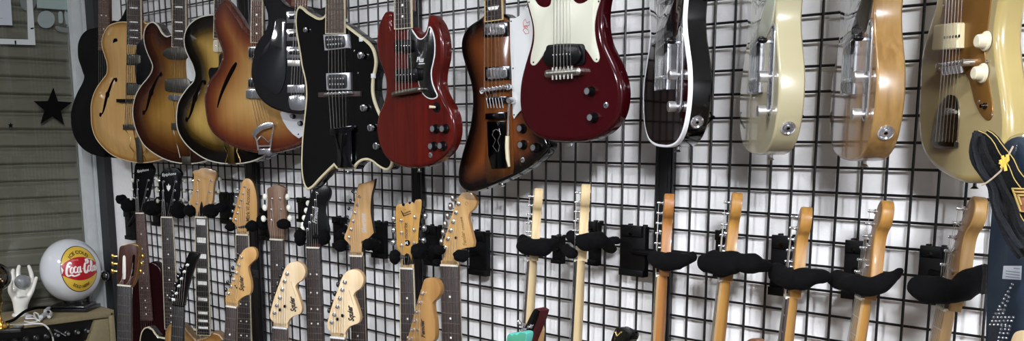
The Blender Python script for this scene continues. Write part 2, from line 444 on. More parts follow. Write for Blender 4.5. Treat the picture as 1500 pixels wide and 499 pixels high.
def headstrings(F, posts, h, r=.0005):
    n = len(posts)
    for i, p in enumerate(posts):
        a = F.nut+F.q*((i/(n-1)-.5)*F.wn*.8); mb = MB(); mb.tube([(*a, F.top+.002), (p[0], p[1], h+.006)], r, 5); F.b(mb, 'head_string', STEEL)
def tuner(F, p, h, btn=None, bm=CHROME, bs=(.006, .009, .006), pm=CHROME, r=.0046, ph=.009, depth=.016):
    """tuning machine: bushing and post through the headstock, its button beside it"""
    mb = MB(); mb.lathe((p[0], p[1], h), (0, 0, 1), [(r, 0), (r, .0012), (r*.55, .002), (r*.55, ph), (r*.4, ph+.001), (0, ph+.001)], 12, 0)
    o = F.b(mb, 'tuner', pm)
    if btn:
        mb = MB(); hz = h-depth; mb.tube([(p[0], p[1], h-.004), (p[0], p[1], hz), (btn[0], btn[1], hz)], .0022, 6, 1)
        mb.ell((btn[0], btn[1], hz), *bs, n=12, k=8); F.b(mb, 'button', [bm, pm], o)
    return o
def headstock(F, out, th, mf, ms=None, h1=.004, bev=.0015, step=.004):
    q = dens(out, step); mb = MB(); mb.plate(q, h1-th, h1, bev, 0, 1 if ms else 0); return F.b(mb, 'headstock', [mf, ms] if ms else mf)
STRAT = [(-28, 390), (-34, 372, 1), (-60, 378), (-84, 392), (-104, 402), (-122, 392), (-130, 360), (-126, 310), (-113, 262), (-110, 232), (-124, 180), (-148, 130), (-152, 80), (-132, 34), (-92, 10), (-40, 4), (10, 4), (70, 8), (118, 26), (148, 62), (158, 108), (146, 156), (122, 205), (112, 240), (116, 280), (126, 315), (122, 345), (104, 356), (84, 344), (60, 322), (34, 318, 1), (28, 330)]
def plainbody(F, mats, T=.044, r=.008, at=.47, k=1.0, pts=STRAT):
    """body of a guitar whose neck comes from F.nut; only just outside the picture"""
    c = F.nut+F.dr*(at+.32); up = -F.dr; q = F.q
    o = [((c+q*(p[0]/1000*k)+up*(p[1]/1000*k)).x, (c+q*(p[0]/1000*k)+up*(p[1]/1000*k)).y)+tuple(p[2:]) for p in pts]
    return body(F, dens(o, .02), T, mats, r=r, step=.05)
def generichead(F, face, back, w=.07, l=.17, posts=True):
    """headstock above the picture"""
    up = -F.dr; q = F.q; P = lambda s, t: tuple(F.nut+up*s+q*t)
    headstock(F, [P(.0, -.021), P(.03, -w*.42), P(l*.6, -w*.46), (*P(l, -w*.5), 1), P(l*1.04, -w*.2), P(l, 0), P(l*1.04, w*.2), (*P(l, w*.5), 1), P(l*.6, w*.46), P(.03, w*.42), P(0, .021)], .014, face, back, step=.015)
    for k in range(3):
        for sg in (-1, 1): tuner(F, P(.05+.04*k, sg*w*.3), .004, P(.05+.04*k, sg*(w*.5+.014)), CREAM)
# ------------------------------------------------------------------ hangers
def yokepath(F, pts, name='padded_yoke'):
    '''fur-covered yoke: pixel path with radius (pixels) and distance from the wall'''
    P = []; rr = []
    for x, y, r, d in pts:
        w = onwall((x, y), d); P.append(Vector(F.loc(w))); rr.append(r*pxm(w))
    o, q = [], []; n = len(P)
    for i in range(n-1):
        p0, p1, p2, p3 = [P[max(0, min(n-1, i+k))] for k in (-1, 0, 1, 2)]
        for j in range(6):
            t = j/6; o.append(.5*((2*p1)+(p2-p0)*t+(2*p0-5*p1+4*p2-p3)*t*t+(3*p1-p0-3*p2+p3)*t**3)); q.append(rr[i]+(rr[i+1]-rr[i])*(t*t*(3-2*t)))
    o.append(P[-1]); q.append(rr[-1])
    d0 = (o[0]-o[1]).normalized(); d1 = (o[-1]-o[-2]).normalized()
    for k in (.5, .85): o.insert(0, o[0]+d0*q[0]*.45); q.insert(0, q[0]*(.78 if k == .5 else .35)); o.append(o[-1]+d1*q[-1]*.45); q.append(q[-1]*(.78 if k == .5 else .35))
    mb = MB(); mb.tube([tuple(v) for v in o], q, 16)
    mb.v = [tuple(Vector(v)+Vector((noise.noise(Vector(v)*38), noise.noise(Vector(v)*38+Vector((9, 0, 0))), noise.noise(Vector(v)*38+Vector((0, 9, 0)))))*.005) for v in mb.v]
    F.b(mb, name, FUZZ)
def hanger(label, bracket, lumps, group='velvet padded guitar hangers on the grid', psi=0, arm=True, paths=None, world=None):
    """black bracket hooked on the grid, an arm and two velvet padded prongs; bracket: pixels x0,y0,x1,y1; lumps: px, py, rx, ry (pixels), distance from wall"""
    if world is None:
        x0, y0, x1, y1 = bracket; P = [onwall(p, .012) for p in ((x0, y0), (x1, y0), (x1, y1), (x0, y1))]
        c = sum(P, Vector())/4; w = (P[1]-P[0]).length; hgt = (P[0]-P[3]).length
    else: c, w, hgt = Vector(world), .05, .12
    F = Fr('guitar_hanger', label, 'guitar hanger', O=(c.x, -.003, c.z), group=group)
    mb = MB(); mb.box(-w/2, w/2, -hgt/2, hgt/2, .003, .018, .003)
    mb.box(-w*.42, w*.42, hgt*.30, hgt*.52, .018, .026, .003); mb.box(-w*.5, w*.5, -hgt*.5, -hgt*.36, .018, .024, .002)
    for sg in (-1, 1): mb.box(sg*w*.3-.004, sg*w*.3+.004, hgt*.42, hgt*.53, -.006, .004, .001)
    mb.lathe((0, hgt*.36, .026), (0, 0, 1), [(.005, 0), (.005, .001), (0, .0015)], 12, 1)
    F.b(mb, 'bracket', [CHARRED, DARKCHROME])
    L = []
    for i, l in enumerate(lumps):
        if world is None: Pw = onwall(l[:2], l[4]); k = pxm(Pw); rx, ry = l[2]*k, l[3]*k
        else: Pw = Vector(l[:3]); rx, ry = l[3], l[4]
        L.append((F.loc(Pw), rx, ry, Pw))
    if arm and L:
        mid = sum((Vector(l[0]) for l in L), Vector())/len(L); hb = min(l[0][2] for l in L)-.01
        mb = MB(); mb.tube([(0, 0, .018), (mid.x*.5, mid.y*.5, max(.02, hb*.5)), (mid.x, mid.y, max(.03, hb-.004))], .0065, 8); F.b(mb, 'arm', CHARRED)
    for i, (l, rx, ry, Pw) in enumerate(L):
        mb = MB()
        ps = R(psi); mb.ell((0, 0, 0), rx, ry, max(.016, min(rx, ry)*1.15), 24, 15, 0, .16, i+len(label)+l[0]*7)
        # turn the pad with its guitar, then move it to its place
        mb.v = [(a*math.cos(ps)+h*math.sin(ps)+l[0], b+l[1], -a*math.sin(ps)+h*math.cos(ps)+l[2]) for a, b, h in mb.v]
        if arm:
            q = mid; mb.tube([(q.x, q.y, max(.03, hb-.004)), (l[0]*.6+q.x*.4, l[1], max(.03, l[2]-.02)), (l[0], l[1], l[2])], .006, 8, 1)
        F.b(mb, 'padded_prong', [FUZZ, CHARRED])
    for pth in (paths or []): yokepath(F, pth)
    return F
# ================================================================== upper row of guitars
GU = 'guitars hanging in the upper row'
V2 = Vector
def mirror(pts, c0, c1):
    """mirror local points about the line c0-c1"""
    c0, c1 = V2(c0[:2]), V2(c1[:2]); d = (c1-c0).normalized(); o = []
    for p in pts:
        v = V2(p[:2])-c0; o.append(tuple(c0+d*(2*v.dot(d))-v)+tuple(p[2:]))
    return o[::-1]
def upperneck(F, pl, pr, top, **k):
    """pl, pr: pixels of the two corners of the board's lower end, top: pixel of the board's centre at the frame's edge"""
    hb = k.get('hb', .004); h = hb+.005
    A, B, T = V2(F.L(pl, h)[:2]), V2(F.L(pr, h)[:2]), V2(F.L(top, h)[:2])
    c = (A+B)/2; up = (T-c).normalized(); we = (B-A).length
    L = k.pop('L', .44)
    neck(F, c+up*L, -up, L=L, we=we, wn=we*.78, **k)
    generichead(F, GLOSSBLACK, MAHOG)
    n = F.nut-F.dr*.02
    W = F.O+F.u*n.x+F.n*.0+Vector((0, 0, n.y))
    for_h.append((F, W))
for_h = []
def fhole(F, ctr, m=HOLE, w0=2.6):
    """ctr: pixels along the f from its upper to its lower end"""
    pts = [V2(F.L(p)) for p in ctr]; n = len(pts)
    dl = dens([tuple(p) for p in pts], .005, closed=False); k = len(dl); L, Rr = [], []
    for i, p in enumerate(dl):
        a = V2(dl[max(0, i-1)]); b = V2(dl[min(k-1, i+1)]); d = (b-a).normalized(); q = V2((-d.y, d.x)); t = i/(k-1)
        w = .0028+.0055*math.sin(math.pi*t)**1.3*(w0/2.6)
        if abs(t-.5) < .035: w *= 1.5
        L.append(tuple(V2(p)+q*w)); Rr.append(tuple(V2(p)-q*w))
    inlay(F, 'f_hole', L+Rr[::-1], m)
    for p, s in ((dl[0], -1), (dl[-1], 1)):
        inlay(F, 'f_hole_end', circ(p, .0085, 14), m, .0006)
BLACKTOP = mat('black_archtop_finish', '#040404', .6, spec=.12)
# ---- black archtop beside the door frame
F = Fr('archtop_guitar', 'black archtop guitar at the far left, partly behind the blond one', 'guitar', (158, 230), .15, 20, group=GU)
left = [(140, 40.5), (128, 43), (119, 51), (114, 62), (113, 74), (114, 86), (118, 98), (120.5, 106), (122.5, 112), (120, 121), (113, 134), (108, 146), (104.5, 158), (103, 168), (104, 186), (108, 200), (116, 213), (128, 223), (144, 229)]
l = F.LL(left); c0 = F.L((159, 230.5)); c1 = F.L((152, 20))
out = [c0]+l[::-1]+[F.L((146, 39)), F.L((161, 36)), F.L((165, 29)), F.L((171, 31)), F.L((178, 24)), F.L((184, 12)), F.L((192, 14)), F.L((196, 30))]+mirror(l[5:], c0, c1)[::1][:0]
rt = mirror(l, c0, c1)       # from bottom to top on the right
rt = [p for p in rt[::-1] if p[1] < F.L((150, 60))[1]]
out = [c0]+l[::-1]+[F.L((146, 39)), F.L((161, 36)), F.L((164, 30)), F.L((171, 31)), F.L((178, 24)), F.L((184, 12)), F.L((190, 14))]+rt
body(F, dens(out), .06, [BLACKTOP, BLACKTOP, BLACKTOP], arch=.012)
upperneck(F, (143.5, 74), (161, 74), (152, 2), board=wood('brown_board', '#3d2a20', '#5a4030', .5), hb=.012)
a, b = F.L((144, 150), .03), F.L((158, 150), .03)
strings(F, (a, b), .028, (F.L((152, 214), .02), F.L((160, 214), .02)), .018)
plate(F, 'bridge', [(141, 148), (161, 148), (161, 152), (141, 152)], .01, .026, EBONY, smooth=False)
plate(F, 'tailpiece', [(150, 200), (163, 200), (161, 230), (155, 230)], .008, .014, DARKCHROME, smooth=False)
# ---- blond archtop
BLOND = burst('blond_finish', [(0, '#7c5529'), (.12, '#a17d48'), (.6, '#b08d5a'), (1, '#ab8753')], grain=.1, width=.12)
BLONDSIDE = wood('blond_side', '#6e5330', '#8a6a3f', .35, .5)
F = Fr('archtop_guitar', 'blond archtop guitar with black f-hole and dark control knob on its upper bout', 'guitar', (204, 238), .16, 20, group=GU)
left = [(185, 32), (172, 32.5), (160, 37), (153.5, 45), (149, 57), (149, 68), (153, 82), (156.5, 94), (156, 107), (150, 116), (142, 127), (136, 140), (133, 154), (133, 168), (134, 184), (139, 200), (149, 214), (164, 227), (184, 235)]
l = F.LL(left); c0, c1 = F.L((204, 238.5)), F.L((193, 20))
rt = [p for p in mirror(l, c0, c1)[::-1] if p[1] < F.L((180, 85))[1]]
out = [c0]+l[::-1]+[F.L((205, 36)), F.L((209, 30)), F.L((213, 34)), F.L((220, 34)), F.L((226, 42))]+rt
body(F, dens(out), .07, [BLOND, BLONDSIDE, BLONDSIDE], arch=.014)
binding(F, mat('aged_binding', '#cdb98c', .4), w=.0025)
upperneck(F, (186, 66), (206.5, 66), (196, 2), board=ROSE, bind=CREAM, inl='bar', hb=.014, dotm=PEARL)
fhole(F, [(173.5, 117), (170, 115.5), (166, 122), (163, 132), (160, 142), (157.5, 155), (154.5, 165), (150.5, 168)])
knob(F, (169, 61), .015, .008, [BLACK, DARKCHROME], .004, kind='top')
inlay(F, 'pickguard', dens(F.LL([(207, 72), (222, 50), (228, 64), (226, 104), (214, 124), (207, 122)]), .01), BLACK, .012)
for q in ([(183, 79), (208, 79), (208, 95), (183, 95)], [(183, 121), (208, 121), (208, 139), (183, 139)]):
    pickup(F, q, .008, .026, mat('satin_pickup_cover', '#7b7973', .4, 1), bezel=BLACK, dots=0)
plate(F, 'bridge', [(175.5, 145), (208, 145), (208, 150), (175.5, 150)], .012, .03, BLACK, smooth=False)
mb = MB(); t = F.LL([(180, 182), (197, 182), (197, 190), (180, 190)], .02); mb.plate([p[:2] for p in t], .016, .021, .001)
t = F.LL([(195, 190), (205, 188), (208, 214), (208, 238), (201, 238), (199, 210)], .012); mb.plate([p[:2] for p in t], .006, .014, .001)
F.b(mb, 'tailpiece', mat('tarnished_steel', '#6d6a60', .4, 1))
for leg in ([(184, 190), (191.5, 201), (190, 214), (197, 223), (195, 236)], [(215.5, 215), (210, 226), (214.5, 236)]):
    mb = MB(); mb.tube([(*F.L(p, .014), .014) for p in leg], .0022, 6); F.b(mb, 'tailpiece_rod', mat('polished_gold', '#d8b878', .2, 1))
strings(F, (F.L((184, 147), .034), F.L((199, 147), .034)), .032, (F.L((183, 186), .022), F.L((196, 186), .022)), .022, r=.0009)
# ---- double cutaway sunburst
B2 = burst('brown_sunburst', [(0, '#1d0d09'), (.2, '#33170c'), (.5, '#573716'), (.85, '#7b5a29'), (1, '#86652f')], width=.135, grain=.12)
DKSIDE = wood('dark_brown_side', '#20100a', '#2e180e', .25, .8)
F = Fr('semi_hollow_guitar', 'brown sunburst guitar with two rounded horns and white binding, overlapping the blond one', 'guitar', (272, 240), .16, 20, group=GU)
left = [(250.5, 51, 1), (244, 53), (237.5, 48), (233, 40), (228, 34), (222, 32), (216, 35.5), (211.5, 43), (210, 54), (211.5, 66), (215.5, 78), (220, 88), (223, 97), (221, 106), (214, 116), (205, 127), (198, 140), (194.7, 154), (194, 166), (195.2, 176), (198, 188), (203, 200), (211, 213), (224, 224), (240, 233), (256, 238)]
l = F.LL(left); c0, c1 = F.L((272.5, 240)), F.L((262, 30))
out = [c0]+l[::-1]+mirror(l, c0, c1)[::-1]
body(F, dens(out), .045, [B2, DKSIDE, DKSIDE], arch=.012)
binding(F, mat('white_binding', '#bdb9aa', .4), w=.0032)
upperneck(F, (252, 68.7), (272, 68.7), (262, 2), board=DARKROSE, bind=CREAM, inl='bar', hb=.012, dotm=PEARL)
fhole(F, [(238, 109), (234, 112), (229, 121), (225, 132), (222, 143), (219.5, 155), (217, 162), (213.5, 165)])
DOGEAR = mat('nickel_dogear_cover', '#6d6a63', .38, 1)
plate(F, 'pickup', [(240.5, 78), (247, 71), (254, 69.5), (272, 69.5), (279, 72), (282, 78), (279, 84), (272, 87), (254, 87), (247, 85)], .008, .02, DOGEAR, .003)
plate(F, 'pickup', [(246, 117), (250, 115.5), (280, 116), (280, 134), (250, 134), (246, 132)], .008, .024, DOGEAR, .003)
plate(F, 'bridge', [(250, 140), (254, 138.5), (273, 139), (275, 142), (273, 147), (254, 147), (250, 145)], .012, .026, CHROME, smooth=False)
plate(F, 'pickguard', [(274, 86), (285, 88), (289, 100), (286, 116), (277, 119), (274, 112)], .018, .020, WHITE)
strings(F, (F.L((253, 142), .03), F.L((272, 142), .03)), .028, (F.L((258, 185), .018), F.L((276, 185), .018)), .018)
mb = MB(); t = F.LL([(252, 180), (278, 181), (278, 190), (252, 190)], .016); mb.plate([p[:2] for p in t], .012, .02, .001)
t = F.LL([(266, 229), (280, 229), (279, 240), (267, 240)], .004); mb.plate([p[:2] for p in t], .0, .006, .001)
for q in ((254, 264), (277, 279)):
    mb.tube([(*F.L((q[0], 190), .012), .012), (*F.L((q[1], 231), .006), .006)], .0016, 6)
F.b(mb, 'tailpiece', mat('tarnished_steel', '#6d6a60', .4, 1))
# ---- single cutaway black-edged burst
B3 = burst('black_edged_burst', [(0, '#070605'), (.3, '#120d08'), (.5, '#42320f'), (.75, '#856a34'), (1, '#a18545')], width=.105, grain=.1)
F = Fr('archtop_guitar', 'black-edged burst archtop with white binding and gold tailpiece legs, behind the amber guitar', 'guitar', (338, 240), .17, 20, group=GU)
left = [(313, 21), (298, 23), (286, 28), (276, 37), (270.5, 48), (269, 60), (271, 72), (276, 84), (281, 94), (284, 103), (285, 110), (282.5, 119), (274.5, 128), (266.5, 139), (260.5, 151), (258.3, 164), (258, 176), (259, 187), (263.5, 199), (272.5, 212), (284.5, 223), (300.5, 233), (318, 238.5)]
l = F.LL(left); c0, c1 = F.L((340, 240.5)), F.L((327, 30))
rt = [p for p in mirror(l, c0, c1)[::-1] if p[1] < F.L((320, 90))[1]]
out = [c0]+l[::-1]+[F.L((338, 24)), F.L((344, 34)), F.L((352, 38)), F.L((360, 40))]+rt
body(F, dens(out), .065, [B3, GLOSSBLACK, GLOSSBLACK], arch=.014)
binding(F, mat('white_binding', '#bdb9aa', .4), w=.0034)
upperneck(F, (313, 56), (334, 56), (324, 2), board=DARKROSE, bind=CREAM, inl='bar', hb=.014, dotm=PEARL)
fhole(F, [(303, 121), (300, 118.5), (296, 122), (292, 131), (288.5, 142), (286.5, 153), (284, 164), (280, 173), (276.5, 175)])
pickup(F, [(312, 58), (340, 58), (340, 76), (312, 76)], .008, .024, mat('aged_cream_cover', '#b3ab95', .45), dots=6)
inlay(F, 'pickguard', dens(F.LL([(330, 80), (344, 84), (342, 150), (326, 150), (313, 108), (316, 100), (328, 98)]), .01), BLACK, .012)
plate(F, 'bridge', [(316, 145), (350, 145), (350, 150), (316, 150)], .012, .03, BLACK, smooth=False)
strings(F, (F.L((320, 147), .032), F.L((342, 147), .032)), .03, (F.L((331, 214), .02), F.L((346, 214), .02)), .02)
PG = mat('polished_gold', '#d8b878', .2, 1)
mb = MB(); t = F.LL([(334, 208), (343.5, 208), (343.5, 240), (334, 240)], .01); mb.plate([p[:2] for p in t], .004, .012, .001); F.b(mb, 'tailpiece', mat('dull_brass', '#6e5a30', .35, 1))
for leg in ([(328, 208), (328.5, 217), (333.5, 225), (329.5, 239)], [(348, 212), (346.5, 222), (351.5, 234), (351.5, 239)]):
    mb = MB(); mb.tube([(*F.L(p, .014), .013) for p in leg], .002, 6); F.b(mb, 'tailpiece_rod', PG)
screw(F, (389.5, 230), .006, CHROME, -.02, 'strap_button')
# ---- amber burst with teardrop sound hole
B4 = burst('amber_burst', [(0, '#3c1710'), (.16, '#5e2f16'), (.4, '#825a2f'), (.75, '#a07c48'), (1, '#ac8a55')], width=.15, grain=.1)
B4S = wood('amber_burst_side', '#3a1a12', '#522616', .25, .8)
F = Fr('semi_hollow_guitar', 'amber sunburst guitar with slash sound hole and chrome openwork tailpiece', 'guitar', (388, 226), .165, 28, group=GU)
l = [(366, 46, 1), (358.5, 38), (352.5, 28), (344.5, 16), (336, 5), (329, -1), (325, 0), (319, 7), (314, 16), (311, 28), (312, 40), (315, 52), (320, 64), (323.5, 74), (323.5, 84), (321, 91), (317, 101), (310, 110), (303, 120), (299, 132), (297.3, 144), (298.3, 158), (300, 170), (303, 183), (310, 195), (324, 207), (342, 216), (360, 221.5), (378, 224)]
l = F.LL(l); c0, c1 = F.L((393, 225)), F.L((376, 30))
out = [c0]+l[::-1]+mirror(l, c0, c1)[::-1]
body(F, dens(out), .038, [B4, B4S, B4S], r=.012, arch=.002)
upperneck(F, (367.5, 62), (384, 62), (376, 0), board=wood('red_brown_board', '#4b3226', '#6a4836', .35, .4), bind=CREAM, inl='dot', hb=.006)
sl = [(346, 90.5), (348, 93), (345, 101), (336, 118), (328, 135), (322, 150), (319.5, 158), (318.3, 157.5), (319.5, 149), (324, 133), (331, 115), (339, 99)]
inlay(F, 'sound_hole', dens(F.LL(sl), .005), HOLE, .0008)
for q in ([(362, 68), (386, 68), (386, 86), (362, 86)], [(361.5, 114), (386, 114), (386, 129), (361.5, 129)]):
    pickup(F, q, .002, .012, BLACK, bezel=CHROME, dots=0, bev=.003)
plate(F, 'bridge', [(363, 131), (388, 131), (388, 144), (363, 144)], .004, .016, CHROME, smooth=False)
strings(F, (F.L((367, 138), .02), F.L((384, 138), .02)), .019, (F.L((378, 188), .014), F.L((400, 182), .014)), .014)
gq = [(411, 166), (415, 177), (421, 187), (429, 196), (438, 202.5), (446, 198), (452, 180), (452, 150), (436, 146), (420, 152)]
plate(F, 'pickguard', gq, .003, .006, mat('white_pickguard', '#bfc1c3', .3), .0008, smooth=False)
for p in ((427, 170), (438, 180.6)): knob(F, p, .0075, .012, [BLACK, CAP], .006)
screw(F, (437, 196.5), .0028, DARKCHROME, .006)
mb = MB(); h = .012
def rail(pp, w):
    q = [F.L(p, h) for p in pp]; mb.tube([(*p, h) for p in q], w, 8)
top = F.LL([(370.5, 198), (373, 191), (380, 184), (390, 179.5), (400, 179), (401.5, 184), (396, 187), (386, 190), (378, 196), (374, 201)], h)
mb.plate(dens(top, .004), h-.004, h+.006, .002)
rail([(401, 182), (399.5, 195), (397, 207), (395, 220)], .0028); rail([(373, 197), (376.5, 207), (379, 220)], .003)
rail([(377, 205), (383, 199), (388, 203), (393, 208), (398, 203)], .0024); rail([(378, 214), (396, 213.5)], .003)
bt = F.LL([(379.5, 218), (396, 217.5), (397, 226), (379, 226)], h); mb.plate([p[:2] for p in bt], h-.008, h+.004, .002)
F.b(mb, 'tailpiece', CHROME)
# ---- black guitar with three chrome pickups
JET = mat('jet_glo', '#050506', .12, coat=.7)
F = Fr('electric_guitar', 'black guitar with three chrome pickups, squeezed between amber and lopsided black ones', 'guitar', (436, 168), .165, 30, group=GU)
o = [(447, 8, 1), (444, 11), (434, 11), (423.5, 9.5), (416.5, 5.5), (410, -1), (404, -12), (396, -18), (388, -12), (384, 0), (388, 10), (391.3, 22), (391.3, 34), (388, 45), (380.5, 56), (373.5, 68), (369.5, 82), (367.8, 96), (367.3, 108), (369, 120), (374, 134), (382, 146), (394, 156), (408, 162), (424, 166), (440, 167.5), (456, 164), (470, 152), (478, 134), (480, 112), (476, 90), (472, 70), (474, 50), (480, 34), (484, 20), (478, 10), (468, 12)]
body(F, dens(F.LL(o)), .04, [JET, JET, JET], r=.006)
plate(F, 'pickguard', [(404, 30), (398, 55), (384, 78), (377, 104), (386, 126), (406, 138), (416, 122), (419, 100), (418, 30)], .001, .003, mat('black_acrylic', '#17181a', .08, coat=1), .0006)
upperneck(F, (426, 10), (449, 10), (438, 2), board=wood('red_brown_board', '#4b3226', '#6a4836', .35, .4), hb=.005, inl='dot')
for y in (16, 42, 68):
    pickup(F, [(418.5, y), (444, y), (444, y+18), (418.5, y+18)], .002, .012, CHROME, bezel=CHROME, dots=0, bev=.003)
    plate(F, 'pickup_slot', [(424, y+6), (441, y+6), (441, y+12), (424, y+12)], .011, .0128, BLACK, .0004, smooth=False)
plate(F, 'bridge', [(423, 125), (448, 124), (448, 136), (423, 136)], .004, .014, CHROME, smooth=False)
plate(F, 'pickup_surround', [(422, 88), (440, 88), (440, 97), (422, 97)], .002, .006, NICKEL, smooth=False)
plate(F, 'tailpiece', [(426, 141), (448, 140), (448, 160), (430, 161), (426, 156)], .003, .014, CHROME, .003)
strings(F, (F.L((426, 130), .017), F.L((446, 130), .017)), .016, (F.L((428, 148), .015), F.L((446, 148), .015)), .015)
# ---- black guitar with cream binding and lopsided body
F = Fr('electric_guitar', 'glossy black lopsided guitar with cream binding, left of the cherry red one', 'guitar', (508, 247), .235, 10, group=GU)
o = [(476.5, 21, 1), (472, 25.5), (466, 26), (458, 22), (450, 17), (444, 11.5), (438.5, 9), (434.5, 14), (432.7, 26), (433, 40), (435.5, 58), (439, 78), (442, 98), (445, 110), (447.5, 124), (448.2, 142), (446.7, 160), (445, 176), (443, 196), (441.5, 220), (441.2, 244), (443, 262), (446.5, 273), (451, 278, 1), (458, 274), (470, 261), (480, 251), (489.4, 242, 1), (492.4, 246), (496.4, 247.6, 1), (518.4, 247.6, 1), (521.4, 242), (528.5, 236), (537.5, 234), (545.5, 237), (554.5, 244), (564.5, 249), (570.5, 247), (574, 241), (575, 226), (571, 204), (564, 182), (555, 164), (549.5, 150), (546.5, 138), (546, 126), (547, 113), (549.5, 103), (551, 92), (549.5, 80), (546, 70), (540, 62), (530, 54), (516, 43.5), (506, 36, 1)]
body(F, dens(F.LL(o)), .04, [GLOSSBLACK]*3, r=.004)
binding(F, mat('cream_binding', '#b8ae8e', .4), w=.0055)
upperneck(F, (477, 48.5), (504, 48.5), (490.5, 2), board=wood('worn_rosewood', '#3f332c', '#5b4b40', .5), bind=CREAM, hb=.004, inl='none')
for q in ([(471.6, 50.5), (506.5, 49.7), (508.5, 70), (473.5, 74)], [(475.5, 107), (510, 106), (510.5, 131.5), (476.5, 132)]):
    pickup(F, q, .001, .011, mat('dark_pickup_face', '#2b2b2d', .3, .4), bezel=mat('bright_bezel', '#c6c7ca', .3, .6), rows=2, dots=6, bev=.003, r=.0024, dotm=mat('bright_bezel', '#c6c7ca', .3, .6))
plate(F, 'bridge_base', [(468.5, 135.5), (530, 133.5), (530, 141), (468.5, 142.5)], .001, .008, ROSE, smooth=False)
mb = MB()
q = F.LL([(476, 138), (516, 135.5)], .014); mb.tube([(*q[0], .014), (*q[1], .014)], .004, 10)
for i in range(6):
    p = V2(q[0]).lerp(V2(q[1]), .14+.144*i); mb.lathe((p.x, p.y, .01), (0, 0, 1), [(.0042, 0), (.0042, .009), (0, .010)], 10)
F.b(mb, 'bridge', CHROME)
h = .014
tp = F.LL([(482.5, 188), (515, 184), (515.5, 190), (512.5, 193), (513, 236), (517, 245), (494, 246), (494, 226), (490, 198), (483, 197.5)], h)
mb = MB(); mb.plate([p[:2] for p in tp], h-.006, h, .0015); 
for i in range(4):
    y = 187.5+i*2.2; a, b = F.LL([(483.5, y+1.8), (514, y-1.6)], h+.001); mb.tube([(*a, h+.001), (*b, h+.001)], .0012, 6)
F.b(mb, 'tailpiece', mat('black_chrome_tail', '#5b5c5f', .12, 1))
plate(F, 'tailpiece_cutout', [(499, 199), (508, 196), (508.5, 210), (503, 216), (503, 226), (499, 224)], h-.0005, h+.0005, GLOSSBLACK, .0002)
strings(F, (F.L((481, 137), .021), F.L((506, 137), .021)), .02, (F.L((485, 188), h+.002), F.L((507, 185.5), h+.002)), h+.002)
for p in ((527, 81), (531, 158), (541.5, 187), (549.5, 214)): knob(F, p, .0095, .013, [CHROME, DARKCHROME], 0, kind='arrow')
knob(F, (446.5, 43.5), .007, .008, [CHROME, DARKCHROME], 0, kind='arrow', name='strap_button')
for p in ((524.5, 107), (519, 74.5), (520, 185)): screw(F, p, .0028, CHROME)
for p in ((529, 57.5), (546.5, 111)): mb = MB(); a = F.L(p, .0); mb.box(a[0]-.006, a[0]+.006, a[1]-.006, a[1]+.006, -.004, .0025, .001); F.b(mb, 'guard_clip', WHITE)
mb = MB(); a = F.L((510.4, 249.5), -.02); mb.lathe((a[0], a[1], -.02), (0, -1, 0), [(.004, 0), (.004, .005), (.007, .009), (0, .01)], 12); F.b(mb, 'end_button', CHROME)
# ---- cherry red double horn
CHERRY = wood('cherry_mahogany', '#390c09', '#4f120d', .16, .15, sc=(60, 60, 4), spec=.25)
F = Fr('electric_guitar', 'cherry red guitar with two sharp horns and black pickguard', 'guitar', (604, 246), .27, 2, group=GU)
o = [(577, 44, 1), (574, 39), (572.2, 30), (572.6, 20), (567, 16), (562.5, 17.5), (559, 23), (554, 34), (551, 50), (550.2, 66), (552, 82), (557, 96), (562, 110), (564, 124), (563.5, 138), (560, 150), (555, 162), (551.7, 174), (550.3, 186), (551.5, 200), (555, 214), (562, 228), (572, 237.5), (586, 243.5), (602, 246), (618, 244.5), (632, 240), (645, 232), (655, 222), (661, 211), (664.5, 198), (665, 184), (663, 170), (658, 157), (651, 145), (645.5, 133), (643, 121), (643.5, 108), (646, 96), (648.5, 84), (649, 70), (647.5, 54), (643.5, 40), (637.5, 29), (630.5, 21.5), (627, 22), (625.3, 30), (623.5, 40), (619, 48), (613, 49), (607, 45), (603, 39, 1)]
body(F, dens(F.LL(o)), .034, [CHERRY]*3, r=.009)
upperneck(F, (578, 41), (602, 41), (589.5, 2), board=DARKROSE, bind=CREAM, inl='dot', hb=.004)
pgw = [(598, 45), (602.5, 41), (607, 47), (613, 55), (619, 56), (625, 50), (629, 39), (633, 42), (637.5, 58), (637.8, 78), (635.5, 92), (632.8, 105), (633.8, 119), (637.5, 130), (641.5, 139), (640, 143.5), (633.5, 145.5), (626, 143.3), (619.5, 137), (615, 127), (611.5, 117), (599, 117)]
pl = F.LL(pgw); d = ccw(dens(pl, .004))
mb = MB(); mb.plate(d, 0, .0016, .0004); pg = F.b(mb, 'pickguard', WHITE)
mb = MB(); mb.plate(inset(d, .0028), .0012, .0024, .0004); F.b(mb, 'pickguard_face', mat('black_guard', '#08080a', .2, coat=.5), pg)
letter(F, 'lettering', 'Plus', (611.5, 90.5), (622, 90.5), .0028, WHITE, .2, .03, parent=pg)
mb = MB(); a = F.LL([(613, 93), (622, 93)], .0028); mb.box(a[0][0], a[1][0], a[0][1]-.002, a[0][1], .0024, .0029); F.b(mb, 'lettering', WHITE, pg)
for q in ([(577, 58.5), (603, 58), (603, 75.5), (577, 76)], [(577.5, 101), (611, 99.5), (611.5, 118), (577.5, 119.5)]):
    pickup(F, q, .001, .011, BLACK, dots=6, r=.0015, bev=.003)
mb = MB(); q = F.LL([(578, 137.5), (613, 131)], .014); mb.tube([(*q[0], .014), (*q[1], .014)], .0065, 12)
for p in (F.L((614.5, 130.7), .012), F.L((576.5, 138), .012)): mb.lathe((p[0], p[1], 0), (0, 0, 1), [(.006, 0), (.006, .014), (.003, .016), (0, .017)], 12)
F.b(mb, 'bridge', mat('worn_nickel_dark', '#8c8980', .3, 1))
strings(F, (F.L((580.5, 136.5), .02), F.L((603.5, 132), .02)), .021)
